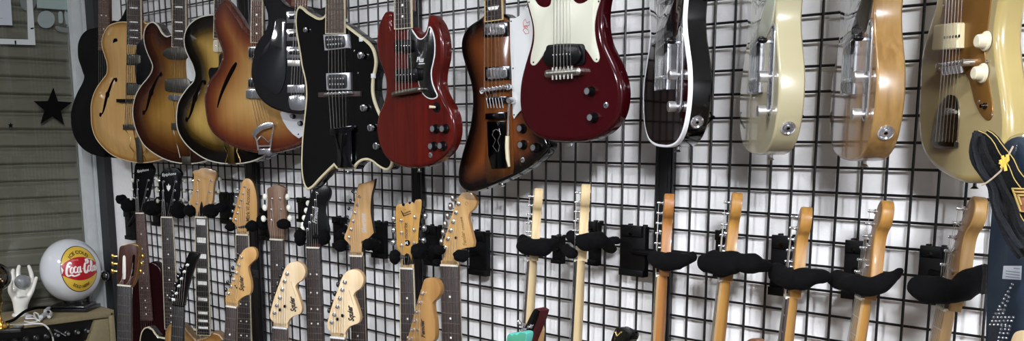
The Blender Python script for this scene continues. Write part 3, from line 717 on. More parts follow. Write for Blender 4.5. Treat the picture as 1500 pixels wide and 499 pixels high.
mb = MB(); a = F.L((640, 157)); mb.lathe((a[0], a[1], 0), (0, 0, 1), [(.0125, 0), (.0125, .0012), (.006, .0016), (.005, .006), (0, .006)], 18); s = F.b(mb, 'toggle_switch', BLACK)
mb = MB(); mb.cyl((a[0], a[1], .004), (a[0]-.010, a[1]+.001, .016), .0028, .0036); F.b(mb, 'switch_tip', CREAM, s)
for p in ((633, 188.5), (647, 188.5), (630, 214), (644, 213.5)): knob(F, p, .0105, .014, [BLACK, CAP])
jack(F, (631, 227), .0068)
for p in ((660.5, 186), (656, 211)): pass
mb = MB(); a = F.L((614, 246.5), -.018); mb.lathe((a[0], a[1], -.018), (0, -1, 0), [(.003, 0), (.003, .006), (.0065, .009), (0, .01)], 12); F.b(mb, 'end_button', CHROME)
def fadewood():
    # lacquered walnut block whose sunburst finish runs to black at the tail end
    m = wood('amber_walnut', '#4f2b13', '#6d401d', .16, .3, sc=(50, 50, 3), spec=.3); nt = m.node_tree; N = nt.nodes; L = nt.links; b = N['Principled BSDF']; src = b.inputs['Base Color'].links[0].from_socket
    tc = N.new('ShaderNodeTexCoord'); sp = N.new('ShaderNodeSeparateXYZ'); L.new(tc.outputs['Object'], sp.inputs[0])
    mr = N.new('ShaderNodeMapRange'); mr.inputs['From Min'].default_value = .015; mr.inputs['From Max'].default_value = .10; L.new(sp.outputs['Z'], mr.inputs['Value'])
    mx = N.new('ShaderNodeMix'); mx.data_type = 'RGBA'; mx.inputs[6].default_value = lin('#080504'); L.new(mr.outputs['Result'], mx.inputs['Factor']); L.new(src, mx.inputs[7]); L.new(mx.outputs[2], b.inputs['Base Color']); return m
# ---- tobacco burst with raised centre and vibrato arm
B5 = burst('dark_tobacco_burst', [(0, '#050303'), (.2, '#120806'), (.5, '#40200f'), (1, '#643417')], width=.06, grain=.12)
F = Fr('electric_guitar', 'tobacco sunburst guitar with white pickguard and vibrato arm, behind the wine-red one', 'guitar', (726, 279), .165, 2, group=GU)
o = [(711, 17, 1), (706, 24), (696, 31), (684, 40), (677, 52), (674.5, 66), (676, 80), (680, 95), (684.5, 108), (688, 120), (690.7, 136), (691, 152), (690, 166), (687.5, 184), (682, 204), (676, 224), (671.3, 244), (670, 258), (672, 270), (680, 278.5), (690, 280.5), (702, 277.5), (720, 271), (740, 263), (760, 253), (780, 240), (794, 229), (801, 221), (803.5, 212), (799, 200), (791, 182), (785, 165), (781, 148), (781, 130), (785, 108), (791, 84), (796, 60), (799, 30), (798, 8), (792, -5), (783, -6), (775, 2), (768, 12), (761.5, 21.5), (755, 25.5), (746, 25.5), (738, 20, 1)]
body(F, dens(F.LL(o)), .036, [B5, GLOSSBLACK, GLOSSBLACK], r=.007)
plate(F, 'centre_block', [(708.5, 24), (738, 24), (749.5, 32), (750, 140), (753, 245), (752, 254), (736, 261), (714, 270), (711.5, 240), (711, 140)], .0, .003, fadewood(), .001, smooth=False)
upperneck(F, (711, 29.5), (735, 29.5), (722.5, 1), board=DARKROSE, bind=mat('yellowed_binding', '#c9ad74', .4), inl='trap', hb=.005, dotm=PEARL)
F.top += 0
pg = plate(F, 'pickguard', [(747.5, 26.5), (755, 26.8), (761.5, 23), (768, 14), (780, 6), (793, 10), (793, 30), (786, 70), (777, 105), (772, 140), (765, 160), (758.5, 167), (753.5, 174), (751.5, 168), (751, 140), (749.5, 100), (748, 70)], .003, .0048, WHITE, .0004, smooth=False)
RED = mat('red_print', '#b5483f', .5)
for pp in ([(767, 40), (766, 33), (769, 28), (772, 34), (776, 31), (775, 37)], [(766, 44), (769, 41), (773, 43), (775, 48), (770, 50)], [(768, 38), (771, 37), (773, 40), (770, 42)]):
    mb = MB(); q = [F.L(p, .005) for p in pp]; mb.tube([(*p, .0048) for p in q+q[:1]], .0008, 5); F.b(mb, 'printed_emblem', RED, pg)
for p in ((748.8, 31), (751.5, 100), (753, 168)): screw(F, p, .0022, DARKCHROME, .0048)
for q in ([(706, 33), (742, 31.5), (742.5, 52), (706, 54)], [(708.5, 98), (745, 96), (745.5, 116), (709, 118)]):
    pickup(F, q, .003, .012, CHROME, bezel=DARKCHROME, dots=0, bev=.002)
mb = MB(); q = F.LL([(706, 132.5), (744, 127)], .017); mb.tube([(*q[0], .015), (*q[1], .015)], .005, 10)
for i in range(6):
    p = V2(q[0]).lerp(V2(q[1]), .12+.15*i); mb.box(p.x-.003, p.x+.003, p.y-.004, p.y+.005, .015, .021, .001)
for p in q: mb.lathe((p[0], p[1], .003), (0, 0, 1), [(.005, 0), (.005, .012), (.008, .012), (.008, .015), (0, .015)], 12)
F.b(mb, 'bridge', CHROME)
h = .012
mb = MB()
t = F.LL([(712, 142), (742, 141), (742, 150), (712, 151)], h); mb.plate([p[:2] for p in t], .003, h, .001)
t = F.LL([(712, 166), (740, 164), (740.5, 174), (712, 175)], h); mb.plate([p[:2] for p in t], .003, h+.004, .002)
v = F.b(mb, 'vibrato_tailpiece', DARKCHROME)
t = F.LL([(713, 178), (740.5, 177), (741, 246), (720, 247), (715, 228)], .006); mb = MB(); mb.plate([p[:2] for p in t], .003, .006, .0008)
vp = F.b(mb, 'engraved_cover_plate', mat('smoked_plate', '#3a3b3d', .1, 1), v)
for pp in ([(724, 190), (721, 197), (726, 205), (722, 214), (728, 222)], [(731, 188), (733, 197), (729, 206), (732, 214), (730, 222)], [(722, 192), (727, 189), (732, 192)]):
    mb = MB(); mb.tube([(*F.L(p, .006), .0062) for p in pp], .0009, 5); F.b(mb, 'engraving', CHROME, v)
for i in range(6):
    a = F.L((714+4.4*i, 143), h); b = F.L((715+4.4*i, 158), h); mb = MB(); mb.tube([(a[0], a[1], h+.004), (b[0], b[1], h)], .0013, 6); F.b(mb, 'string_anchor', CHROME, v)
mb = MB(); p0 = F.L((746, 147), .02); mb.lathe((p0[0], p0[1], .003), (0, 0, 1), [(.008, 0), (.008, .018), (.006, .021), (0, .021)], 14)
pts = [F.L((746, 147), .02), F.L((744.5, 160), .02), F.L((743.5, 200), .02)]
mb.tube([(*p, .019) for p in pts], .0022, 8); va = F.b(mb, 'vibrato_arm', CHROME)
mb = MB(); pts = F.LL([(743, 199), (742.5, 215), (743.5, 232), (745.5, 244)], .02); mb.tube([(*p, .019) for p in pts], [.0052, .0054, .0052, .003], 10); F.b(mb, 'arm_tip', CREAM, va)
strings(F, (F.L((709, 131), .023), F.L((738, 127.5), .023)), .0225, (F.L((715, 144), .016), F.L((737, 143), .016)), .017)
for p in ((760.5, 188), (761.5, 212), (780.5, 216)): knob(F, p, .0105, .014, [BLACK, CAP])
jack(F, (766, 234), .0065)
mb = MB(); a = F.L((735, 266), -.018); mb.lathe((a[0], a[1], -.018), (.3, -1, 0), [(.003, 0), (.003, .008), (.0065, .011), (0, .012)], 12); F.b(mb, 'end_button', CHROME)
# ---- dark red slab guitar
WINE = mat('wine_red_lacquer', '#300509', .12, coat=.15, spec=.22, var=.04, vs=8)
F = Fr('electric_guitar', 'dark wine-red slab guitar with large cream pickguard and single black pickup', 'guitar', (836, 208), .235, 0, group=GU)
o = [(806, -12, 1), (800, -14), (793, -24), (784, -40), (774, -42), (768, -30), (767.5, -12), (768.5, 3), (772, 18), (776.5, 36), (777, 54), (774, 70), (769.5, 85), (765, 101), (761.5, 116), (759.8, 130), (759.2, 144), (760, 158), (763, 172), (768, 184), (776, 194), (786, 201), (800, 205.5), (818, 207.5), (836, 208), (852, 207), (866, 204), (880, 198), (892, 189), (901, 178), (907, 165), (910, 151), (911, 136), (909.5, 122), (906, 108), (900, 93), (893, 78), (886, 62), (882, 42), (881.5, 20), (884, 0), (888, -14), (888, -34), (878, -44), (866, -38), (856, -22), (848, -14), (842, -12, 1)]
body(F, dens(F.LL(o)), .036, [WINE]*3, r=.011)
pg = [(771, -8), (776, -13), (783, -2), (788, 6), (794, 10), (801, 10.5), (807, 6.5), (809, -6), (812, -12), (835, -12), (838, -4), (843, 3), (850, 5.5), (858, 3), (866, -4), (874, -12), (882, -14), (880, 0), (874.5, 18), (871.5, 38), (873, 58), (877.2, 76), (878.6, 85), (876, 91), (871, 90), (865, 81), (857, 70.5), (847, 64.5), (812.5, 65), (804, 69.5), (796, 81), (788, 92), (783, 96), (778, 93), (778.5, 82), (783, 60), (783, 40), (778, 18)]
g = plate(F, 'pickguard', pg, .0, .0018, mat('mint_cream_guard', '#c0c0ae', .35), .0005)
for p in ((775, 3), (781.5, 91), (874, 86.5), (877, 2)): screw(F, p, .0024, DARKCHROME, .0018, )
upperneck(F, (809, -8), (834, -8), (821.5, -40), board=ROSE, hb=.004)
pickup(F, [(799, 66), (856, 64), (856, 95), (800, 97.5)], .001, .004, BLACK, dots=0)
plate(F, 'pickup', [(798.5, 85), (802, 74), (811, 67.5), (847, 66), (854, 76), (854, 84), (848, 93), (842, 95.5), (808, 97), (803, 94)], .002, .011, BLACK, .003)
mb = MB()
for i in range(6):
    p = F.L((810+5*i, 80.5-.25*i), .011); mb.lathe((p[0], p[1], .0105), (0, 0, 1), [(.002, 0), (.002, .001), (0, .0015)], 8)
F.b(mb, 'pole_screws', CHROME)
mb = MB(); q = F.LL([(803, 108), (848, 104.5)], .012); mb.tube([(*q[0], .011), (*q[1], .011)], .009, 12)
for i in range(6):
    p = V2(q[0]).lerp(V2(q[1]), .2+.125*i); mb.cyl((p.x, p.y-.014, .016), (p.x, p.y+.012, .016), .0028, n=8)
for p in q: mb.lathe((p[0], p[1], 0), (0, 0, 1), [(.008, 0), (.008, .016), (0, .019)], 12)
F.b(mb, 'bridge', NICKEL)
strings(F, (F.L((811, 106), .02), F.L((836, 104.5), .02)), .02)
for p in ((859.5, 133.5), (863.5, 172)): knob(F, p, .0098, .016, [BLACK, CAP])
jack(F, (888, 154), .0066)
mb = MB(); a = F.L((837, 209.5), -.018); mb.lathe((a[0], a[1], -.018), (0, -1, 0), [(.003, 0), (.003, .006), (.0065, .009), (0, .01)], 12); F.b(mb, 'end_button', CHROME)
# ---- three slab guitars turned edge-on
TELE = [(0, 0), (50, 1), (95, 9), (130, 30), (151, 64), (159, 105), (153, 146), (136, 182), (121, 212), (114, 240), (118, 272), (129, 302), (129, 328), (112, 341), (94, 334), (74, 318), (50, 313), (29, 316, 1), (29, 330), (-29, 330), (-29, 396, 1), (-62, 398), (-99, 390), (-123, 364), (-129, 326), (-121, 284), (-112, 244), (-118, 210), (-138, 172), (-156, 132), (-158, 92), (-144, 46), (-112, 16), (-58, 3)]
def tele(label, px, d, psi, front, side, guard, bind=None, board=MAPLE, T=.045, knobm=mat('satin_chrome', '#e2e2e2', .34, 1)):
    F = Fr('electric_guitar', label, 'guitar', px, d, psi, group=GU)
    S = lambda p: (p[0]/1000, p[1]/1000)+tuple(p[2:])
    body(F, dens([S(p) for p in TELE]), T, [front, side, side], r=.0045)
    if bind: binding(F, bind, w=.0045, dep=.007)
    g = [(-27, 318, 1), (-27, 388, 1), (-62, 391), (-96, 383), (-114, 360), (-119, 326), (-112, 284), (-102, 246), (-97, 206, 1), (-43, 206, 1), (43, 206, 1), (80, 220), (100, 250), (110, 280), (117, 306), (114, 326), (100, 328), (80, 311), (54, 304), (34, 306, 1), (28, 318, 1)]
    plate(F, 'pickguard', [S(p) for p in g], .0, .0018, guard, .0005, px=False)
    F2 = V2((0, .312)); neck(F, F2+V2((0, .44)), (0, -1), hb=.004, board=board, shaft=MAPLE, we=.056, inl='dot', dotm=BLACK if board is MAPLE else DOT)
    generichead(F, MAPLE, MAPLE)
    n = F.nut-F.dr*.02; for_h.append((F, F.O+F.u*n.x+Vector((0, 0, n.y))))
    mb = MB(); mb.box(-.042, .042, .114, .2, 0, .0018, .0006)
    for sg in (-1, 1): mb.box(sg*.042-.001, sg*.042+.001, .114, .2, 0, .009, .0005)
    mb.box(-.042, .042, .113, .1155, 0, .009, .0005)
    br = F.b(mb, 'bridge_plate', CHROME)
    for i in range(3):
        mb = MB(); x = -.021+.021*i; mb.tube([(x-.0095, .137, .008), (x+.0095, .137, .008)], .0042, 10); mb.tube([(x, .116, .007), (x, .135, .007)], .0014, 6); F.b(mb, 'saddle', CHROME, br)
    pickup(F, [(-.038, .202), (.038, .214), (.038, .196), (-.038, .184)], .001, .010, BLACK, dots=6, px=False, name='bridge_pickup')
    pickup(F, [(-.036, .306), (.036, .306), (.036, .284), (-.036, .284)], .001, .010, CHROME, dots=0, px=False, name='neck_pickup')
    F.nut = V2((0, .752))
    strings(F, ((-.026, .137), (.026, .137)), .0125, ((-.026, .117), (.026, .117)), .006)
    mb = MB(); mb.plate(dens([(.085, .08), (.1, .066), (.115, .08), (.115, .215), (.1, .229), (.085, .215)], .004), 0, .002, .0006); cp = F.b(mb, 'control_plate', CHROME)
    for y in (.078, .138):
        mb = MB(); mb.lathe((.1, y, .0015), (0, 0, 1), [(.004, 0), (.004, .006), (.0098, .006), (.0102, .019), (.009, .0205), (0, .0208)], 22); F.b(mb, 'knob', knobm, cp)
    mb = MB(); mb.box(.099, .101, .196, .2, .001, .014); sw = F.b(mb, 'selector_switch', CHROME, cp)
    mb = MB(); mb.ell((.1, .2, .018), .0055, .0055, .009); F.b(mb, 'switch_tip', BLACK, sw)
    for y in (.222, .073): screw(F, (.1, y), .003, DARKCHROME, .002, px=False)
    # jack cup on the rim, facing along the outline's normal
    k = min(range(len(F.full)), key=lambda i: abs(F.full[i][1]-.05)+(0 if F.full[i][0] > 0 else 9)); P0 = V2(F.full[k]); tn = (V2(F.full[(k+1) % len(F.full)])-V2(F.full[k-1])).normalized(); nn = V2((tn.y, -tn.x))
    mb = MB(); mb.lathe((P0.x-nn.x*.001, P0.y-nn.y*.001, -T/2), (nn.x, nn.y, 0), [(.0135, 0), (.0130, .0025), (.0105, .003), (.0085, .0012), (.006, .0012), (.0058, .004), (.0032, .004), (.003, .0015), (0, .0015)], 22, 0, mis=[0, 0, 0, 0, 0, 0, 0, 1, 1]); mb.m[-1] = 1
    F.b(mb, 'jack_cup', [CHROME, HOLE])
    mb = MB(); mb.lathe((.03, .001, -T/2), (0, -1, 0), [(.003, 0), (.003, .006), (.0068, .01), (.006, .011), (0, .011)], 12); F.b(mb, 'end_button', CHROME)
    return F
REDBLACK = mat('black_cherry_lacquer', '#120508', .1, coat=1)
tele('black slab guitar with white binding, hung edge-on beside the wine-red one', (971, 215), .2, -37, REDBLACK, GLOSSBLACK, mat('black_gloss_guard', '#0c0c0d', .08, coat=1), mat('bright_white_binding', '#eeeeee', .35))
CRM = mat('cream_lacquer', '#a39b7b', .25, coat=.25)
tele('plain cream slab guitar hung edge-on, showing its cream rim', (1106, 226), .2, -46, mat('blond_lacquer', '#b3aa8e', .1, coat=1), CRM, mat('mint_gloss_guard', '#a9ab98', .1, coat=1), board=ROSE)
NATR = wood('natural_ash_rim', '#75562b', '#917142', .25, .3, sc=(55, 55, 4))
tele('natural wood slab guitar hung edge-on, showing its golden grained rim', (1241, 235), .2, -50, wood('natural_ash_top', '#7d5f3d', '#9a7850', .1, 1, sc=(30, 30, 3)), NATR, mat('black_gloss_guard', '#0c0c0d', .08, coat=1))
# ---- aged blond offset guitar
def agedmat():
    m = mat('aged_blond_lacquer', '#998a62', .3, coat=.5, var=.07, vs=9)
    nt = m.node_tree; N = nt.nodes; L = nt.links; b = N['Principled BSDF']
    src = b.inputs['Base Color'].links[0].from_socket
    n = N.new('ShaderNodeTexNoise'); n.inputs['Scale'].default_value = 26; n.inputs['Detail'].default_value = 8; n.inputs['Roughness'].default_value = .7
    tc = N.new('ShaderNodeTexCoord'); L.new(tc.outputs['Object'], n.inputs['Vector'])
    r = N.new('ShaderNodeValToRGB'); r.color_ramp.elements[0].position = .67; r.color_ramp.elements[1].position = .70
    L.new(n.outputs['Fac'], r.inputs['Fac'])
    mx = N.new('ShaderNodeMix'); mx.data_type = 'RGBA'; L.new(r.outputs['Color'], mx.inputs['Factor']); L.new(src, mx.inputs[6]); mx.inputs[7].default_value = lin('#8a6a3c')
    L.new(mx.outputs[2], b.inputs['Base Color']); return m
AGED = agedmat(); AGEDRIM = mat('aged_cream_rim', '#a5935d', .28, coat=.5, var=.06, vs=14)
F = Fr('electric_guitar', 'aged blond offset guitar with gold pickguard and white knobs, behind the black strap bundle', 'guitar', (1420, 268), .2, -40, group=GU)
o = [(1402, -62, 1), (1400, -92), (1392, -118), (1380, -110), (1372, -70), (1372, -30), (1368, 5), (1359.5, 35), (1351, 64), (1347, 84), (1345, 110), (1344, 140), (1343, 165), (1343.2, 185), (1344, 200), (1346.5, 214), (1354, 232), (1368, 248), (1386, 260), (1404, 267), (1420, 268.5), (1436, 266), (1450, 258), (1462, 244), (1470, 225), (1474.5, 200), (1475, 170), (1472, 140), (1467.5, 110), (1464, 85), (1462, 60), (1463, 35), (1467, 10), (1473, -20), (1476, -60), (1470, -85), (1458, -84), (1448, -68), (1438, -58, 1)]
body(F, dens(F.LL(o)), .042, [AGED, AGEDRIM, AGEDRIM], r=.013)
GA = mat('gold_anodised_guard', '#7f5a2a', .35, .5, var=.08, vs=20)
g = [(1384, -50), (1383, 0), (1379, 35), (1375, 70), (1374, 95), (1374.5, 108), (1395, 109), (1416, 109), (1420.5, 117), (1425, 134), (1430, 152), (1438, 168), (1448, 176.3), (1454, 171), (1455, 155), (1450.5, 130), (1446.5, 105), (1444, 80), (1444.5, 64), (1449, 34), (1453, 0), (1460, -50), (1440, -55), (1400, -60)]
plate(F, 'pickguard', g, 0, .0018, GA, .0005)
upperneck(F, (1403, -40), (1432, -40), (1418, -80), board=ROSE, hb=.004, inl='dot')
plate(F, 'pickup', [(1379, 38), (1381, 36.5), (1412.5, 33), (1414, 34.5), (1413, 70), (1411, 71.5), (1377, 74), (1375.5, 72)], .001, .015, mat('aged_white_cover', '#c6bb94', .4), .0025, smooth=False)
mb = MB()
for i in range(6):
    p = F.L((1383.5+4.3*i, 55-.45*i), .015); mb.lathe((p[0], p[1], .0148), (0, 0, 1), [(.0026, 0), (.0026, .0006), (0, .0006)], 10)
F.b(mb, 'pole_pieces', HOLE)
for p in ((1430, 60), (1425.5, 107)):
    knob(F, p, .0125, .016, [mat('cream_knob', '#cfc7ab', .4)], .0018, kind='dome')
mb = MB(); q = F.LL([(1375.5, 97), (1411, 91.5)], .018); mb.tube([(*q[0], .016), (*q[1], .016)], .0055, 12)
for i in range(6):
    p = V2(q[0]).lerp(V2(q[1]), .12+.15*i); mb.cyl((p.x, p.y-.015, .014), (p.x, p.y+.004, .019), .0038, n=8)
for p in q: mb.lathe((p[0], p[1], .001), (0, 0, 1), [(.006, 0), (.006, .02), (0, .021)], 12)
F.b(mb, 'bridge', CHROME)
tq = [(1390, 139), (1384, 145), (1377, 156), (1371, 174), (1367, 196), (1365, 207), (1368, 214.5), (1386, 218), (1397, 217), (1402, 210), (1405, 185), (1406, 164), (1403.5, 147), (1399, 140)]
tp = plate(F, 'vibrato_plate', tq, 0, .0022, mat('tarnished_plate', '#7d766a', .25, 1), .0006)
mb = MB(); a = F.LL([(1369, 211), (1402, 213)], .006); mb.box(a[0][0]+.004, a[1][0]-.004, min(a[0][1], a[1][1])-.003, max(a[0][1], a[1][1])+.004, .002, .009, .001); F.b(mb, 'tail_bar', DARKCHROME, tp)
mb = MB(); a = F.L((1391, 163), .004); b = F.L((1402, 164), .006); mb.lathe((a[0], a[1], .002), (0, 0, 1), [(.006, 0), (.006, .008), (0, .009)], 12); mb.tube([(a[0], a[1], .008), (b[0], b[1], .008)], .003, 8)
F.b(mb, 'arm_socket', CHROME, tp)
strings(F, (F.L((1380, 96), .024), F.L((1404, 92), .024)), .0235, (F.L((1371, 207), .008), F.L((1396, 208), .008)), .009, r=.0003)
for p in ((1452, 168), (1434, 148), (1382, 8), (1446, 90)): screw(F, p, .0026, CHROME, .0018)
mb = MB(); a = F.L((1442, 155), .004); mb.lathe((a[0], a[1], .0018), (0, 0, 1), [(.005, 0), (.005, .004), (.003, .005), (.003, .009), (0, .009)], 12); F.b(mb, 'jack_socket', DARKCHROME)
mb = MB(); mb.lathe((-.02, .0, -.021), (0, -1, 0), [(.003, 0), (.003, .006), (.0068, .01), (0, .011)], 12); F.b(mb, 'end_button', DARKCHROME)
# hangers above the picture that carry the upper row
for i, (F_, W_) in enumerate(for_h):
    pass
# ================================================================== lower row: headstocks and necks
GLW = 'guitars hanging in the lower row'; GFL = 'guitars standing on the floor'
def lower(name, label, d, psi, out, nut, low, face, side=None, th=.014, posts=(), btns=(), bm=CHROME, bs=(.006, .009, .006), group=GLW, board=ROSE, shaft=MAPLE, inl='dot', bind=None,
          bodym=(GLOSSBLACK,)*3, bodypts=STRAT, bk=1.0, at=.47, T=.044, bodypx=None, hstr=True, pm=CHROME, dotm=DOT, nutm=BONE, bev=.0012, bdepth=.016, pr=.0046, wmax=None, zcap=None):
    """nut, low: two pixel pairs (left, right edge of the board at the nut and further down)"""
    c = ((nut[0][0]+nut[1][0])/2, (nut[0][1]+nut[1][1])/2)
    F = Fr(name, label, 'guitar', c, d, psi, group=group); h = .009
    A, B, C_, D = [V2(F.L(p, h)[:2]) for p in (*nut, *low)]
    m0, m1 = (A+B)/2, (C_+D)/2; dr = (m1-m0).normalized(); wn = (B-A).length; wl = (D-C_).length; s = (m1-m0).length
    we = min(wn+(wl-wn)*.44/s, wn*1.45); we = max(we, wn*1.15)
    neck(F, m0, dr, wn=wn, we=we, hb=.004, board=board, shaft=shaft, inl=inl, bind=bind, dotm=dotm, nutm=nutm)
    headstock(F, F.LL(out, .004), th, face, side, bev=bev)
    P = [F.L(p, .008) for p in posts]
    Bq = list(btns)+[None]*(len(P)-len(btns))
    for p, b in zip(P, Bq): tuner(F, p, .004, F.L(b, -.012) if b else None, bm, bs, pm, depth=bdepth, r=pr)
    if hstr and len(P) == 6:
        o = sorted(P, key=lambda p: -p[1]) if hstr == 'in' else P
        headstrings(F, o, .006)
    e = m0+dr*.72; q = F.q*.026; strings(F, (e-q, e+q), F.top+.006, r=.00045)
    if bodypx: b = body(F, dens(F.LL(bodypx), .015), T, bodym, r=.008, step=.04)
    else: b = plainbody(F, bodym, pts=bodypts, k=bk, at=at, T=T)
    if group == GFL: stand(F, F.nut+F.dr*(at+.32), T)
    return F
def stand(G, c, T):
    # tripod floor stand below the picture, carrying a front-row guitar
    w = G.O+G.u*c.x+Vector((0, 0, c.y))-G.n*(T*.5); F = Fr('guitar_stand', 'black tripod guitar stand below the picture', 'guitar stand', O=(w.x, w.y, 0), group='floor stands of the front row'); F.root.rotation_euler = (0, 0, G.psi); z = w.z
    for s in (-1, 1):
        mb = MB(); mb.tube([(0, z-.05, -T/2-.03), (s*.07, z-.015, -T/2-.01), (s*.07, z-.012, T/2+.012), (s*.07, z+.012, T/2+.02)], .008, 8); F.b(mb, 'cradle_arm', FUZZ)
    mb = MB(); mb.tube([(0, .09, -T/2-.03), (0, z-.03, -T/2-.03)], .012, 10); F.b(mb, 'post', CHARRED)
    for t in (90, 210, 330):
        mb = MB(); a = R(t); mb.tube([(0, max(.1, z*.5), -T/2-.03), (.17*math.cos(a), .012, -T/2-.03+.17*math.sin(a))], .008, 8); F.b(mb, 'leg', CHARRED)
def truss(F, pts, m, h=.004):
    plate(F, 'truss_rod_cover', pts, h-.0005, h+.0018, m, .0005)
ROUND2 = [(0, 0), (60, 3), (120, 22), (165, 70), (178, 130), (165, 190), (135, 240), (128, 280), (138, 330), (145, 380), (138, 425), (115, 445), (85, 438), (60, 410), (40, 392), (27, 385, 1), (-27, 385, 1), (-40, 392), (-60, 410), (-85, 438), (-115, 445), (-138, 425), (-145, 380), (-138, 330), (-128, 280), (-135, 240), (-165, 190), (-178, 130), (-165, 70), (-120, 22), (-60, 3)]
BH = mat('black_headstock', '#050506', .3, spec=.15)
WINER = mat('dark_red_lacquer', '#1d0406', .2, coat=.1, spec=.2)
BTNP = mat('pearloid_button', '#cfcdbf', .35); BTNG = mat('grey_pearl_button', '#a7a699', .35); BTNW = mat('white_button', '#e8e6d8', .4)
PRINT = mat('silver_print', '#cfcfcb', .5); INK = mat('dark_print', '#2b2118', .6); INKG = mat('gold_print', '#8b6a33', .5)
# -- black open-book headstock, dark red body
F = lower('electric_guitar', 'dark red guitar with black headstock, first in the lower row beside the door', .12, 38,
    [(198, 292), (195.5, 276), (196, 262), (196.5, 250), (198, 241), (203, 237), (209, 238), (214, 237), (220, 240), (225, 247), (225, 253), (222.5, 260), (220, 272), (216.5, 288), (210, 298), (210, 312, 1), (199, 312, 1)],
    ((198.5, 312), (211.5, 312)), ((203, 440), (223, 440)), BH, th=.018, posts=[(199.5, 290), (201, 277), (201.5, 264), (217, 264), (215.5, 277), (213.5, 290)], bm=BTNP, shaft=MAHOG, board=wood('redbrown_board', '#3b2823', '#573b33', .5),
    btns=[(192, 290), (193, 277), (193.5, 264), (229.5, 262.5), (229.5, 277), (229, 291)], bodym=(WINER,)*3, bodypx=[(202, 390), (196.5, 399), (193.5, 416), (192.5, 440), (191, 480), (183, 520), (176, 560), (178, 600), (190, 630), (215, 640), (240, 632), (252, 604), (253, 565), (246, 522), (241.5, 475), (241, 440), (239.5, 412), (236.5, 396), (230.5, 386.5), (223, 383), (216, 386)])
letter(F, 'lettering', 'Epiphone', (202, 252.3), (219, 249.5), .0046, PRINT, .25, .01)
# -- black headstock with crown inlay
F = lower('semi_hollow_guitar', 'black cream-bound guitar with crown inlay on its black headstock, second in the lower row', .12, 38,
    [(238, 308), (236, 300), (234, 290), (233.5, 276), (234, 264), (235, 255), (238, 250), (242, 246), (247, 246.5), (250, 244), (254, 246), (258.5, 246), (263, 250), (266, 255.5), (262.5, 264), (261.5, 277), (260.5, 290), (256, 300), (254, 309, 1), (253, 318, 1), (236, 318, 1)],
    ((236, 318), (252.5, 318)), ((239.5, 420), (258, 420)), BH, th=.018, posts=[(238, 293), (238.5, 279.5), (239, 266), (257, 266), (255.5, 279), (254.5, 293)], bm=BTNG, shaft=MAHOG, bind=CREAM, board=DARKROSE,
    btns=[(231, 294), (231, 279), (231, 264), (271, 265), (270, 279), (269, 293)], bodym=(GLOSSBLACK,)*3, bodypx=[(238.5, 494, 1), (232.5, 493), (228, 489), (223.5, 482), (218, 478), (212, 479.5), (207, 486), (204.5, 498), (204, 520), (207, 545), (200, 575), (194, 610), (200, 645), (222, 668), (252, 674), (282, 667), (303, 644), (308, 608), (300, 570), (293, 540), (296, 515), (294, 494), (288, 483), (280, 480), (272, 486), (265, 494), (258, 496, 1)])
binding(F, CREAM, w=.004)
letter(F, 'lettering', 'Epiphone', (238.5, 258), (259, 255.5), .0046, PRINT, .25, .01)
plate(F, 'crown_inlay', [(247, 280), (244.5, 276), (244, 271), (245.5, 272.5), (247, 268.5), (248.6, 272.5), (250, 271), (249.5, 276)], .0035, .0046, PEARL, 0, smooth=False)
truss(F, [(242, 317), (242, 303), (244.5, 296), (247, 303), (247.5, 317)], BLACK)
# -- blond headstock with big pearl blocks
F = lower('semi_hollow_guitar', 'blond guitar with large pearl block inlays, third in the lower row', .12, 38,
    [(287, 312, 1), (286, 305), (281, 300), (277.5, 294), (281, 286), (282.5, 276), (283, 266), (284, 257), (282.5, 251), (290, 248.5), (297, 245.5), (303, 245.5), (310, 248), (317, 251), (317, 256.5), (313.5, 268), (312, 282), (310.5, 297), (305, 303), (302.5, 312, 1), (303, 318.5, 1), (285.5, 318.5, 1)],
    ((286, 318), (303, 318)), ((288, 420), (305, 420)), wood('blond_headstock', '#a67e4a', '#ba935f', .35, .4), th=.018, posts=[(288, 298), (289, 280), (290, 264), (309, 264.5), (307, 281), (306, 298.5)], bm=BTNG,
    btns=[(279, 297), (279, 281), (279, 264), (322, 262), (320, 280), (319, 297)], shaft=MAPLE, bind=CREAM, board=EBONY, inl='bigblock', dotm=PEARL, bodym=(BLOND, BLONDSIDE, BLONDSIDE), bodypx=[(287, 497, 1), (283, 492), (277, 486), (271, 478), (263, 473), (254, 472.5), (246, 476.5), (242, 485), (240.5, 500), (242, 530), (238, 570), (232, 610), (240, 650), (262, 672), (294, 678), (326, 670), (346, 646), (350, 606), (342, 566), (334, 530), (333, 508), (327, 495), (319, 487), (311, 486), (306, 491, 1)], bs=(.007, .009, .006))
truss(F, [(291, 316), (292.5, 305), (294, 299), (295.5, 294.5), (297, 299), (298, 305), (299.5, 316)], BLACK)
# -- pointed natural headstock
F = lower('electric_guitar', 'guitar with tall rounded-point amber headstock, in front of the left black post', .12, 34,
    [(347, 340, 1), (346, 331), (339.5, 324, 1), (341, 316), (346, 298), (351, 280), (353.5, 268), (358, 262), (364, 261), (370, 266), (374, 276), (376.5, 290), (377, 310), (376, 323), (371, 327), (364, 331), (361, 340, 1), (363.5, 344.5, 1), (345.5, 344.5, 1)],
    ((345.5, 343.7), (363.5, 343.7)), ((347.5, 470), (366.5, 470)), HONEY, wood('dark_amber_edge', '#3b2a18', '#57401f', .4), posts=[(345, 322), (347.7, 312), (350, 302.5), (353, 293), (355.7, 283.5), (358, 273.5)],
    btns=[(338, 320), (341, 309), (343, 299), (346, 288), (348, 277), None], bm=CHROME, bs=(.005, .006, .005), bind=CREAM, board=DARKROSE, inl='twodot')
letter(F, 'lettering', 'Mark VI Acoustic', (366.5, 324), (367, 276), .0046, INK, 0, .01, hscale=1.3)
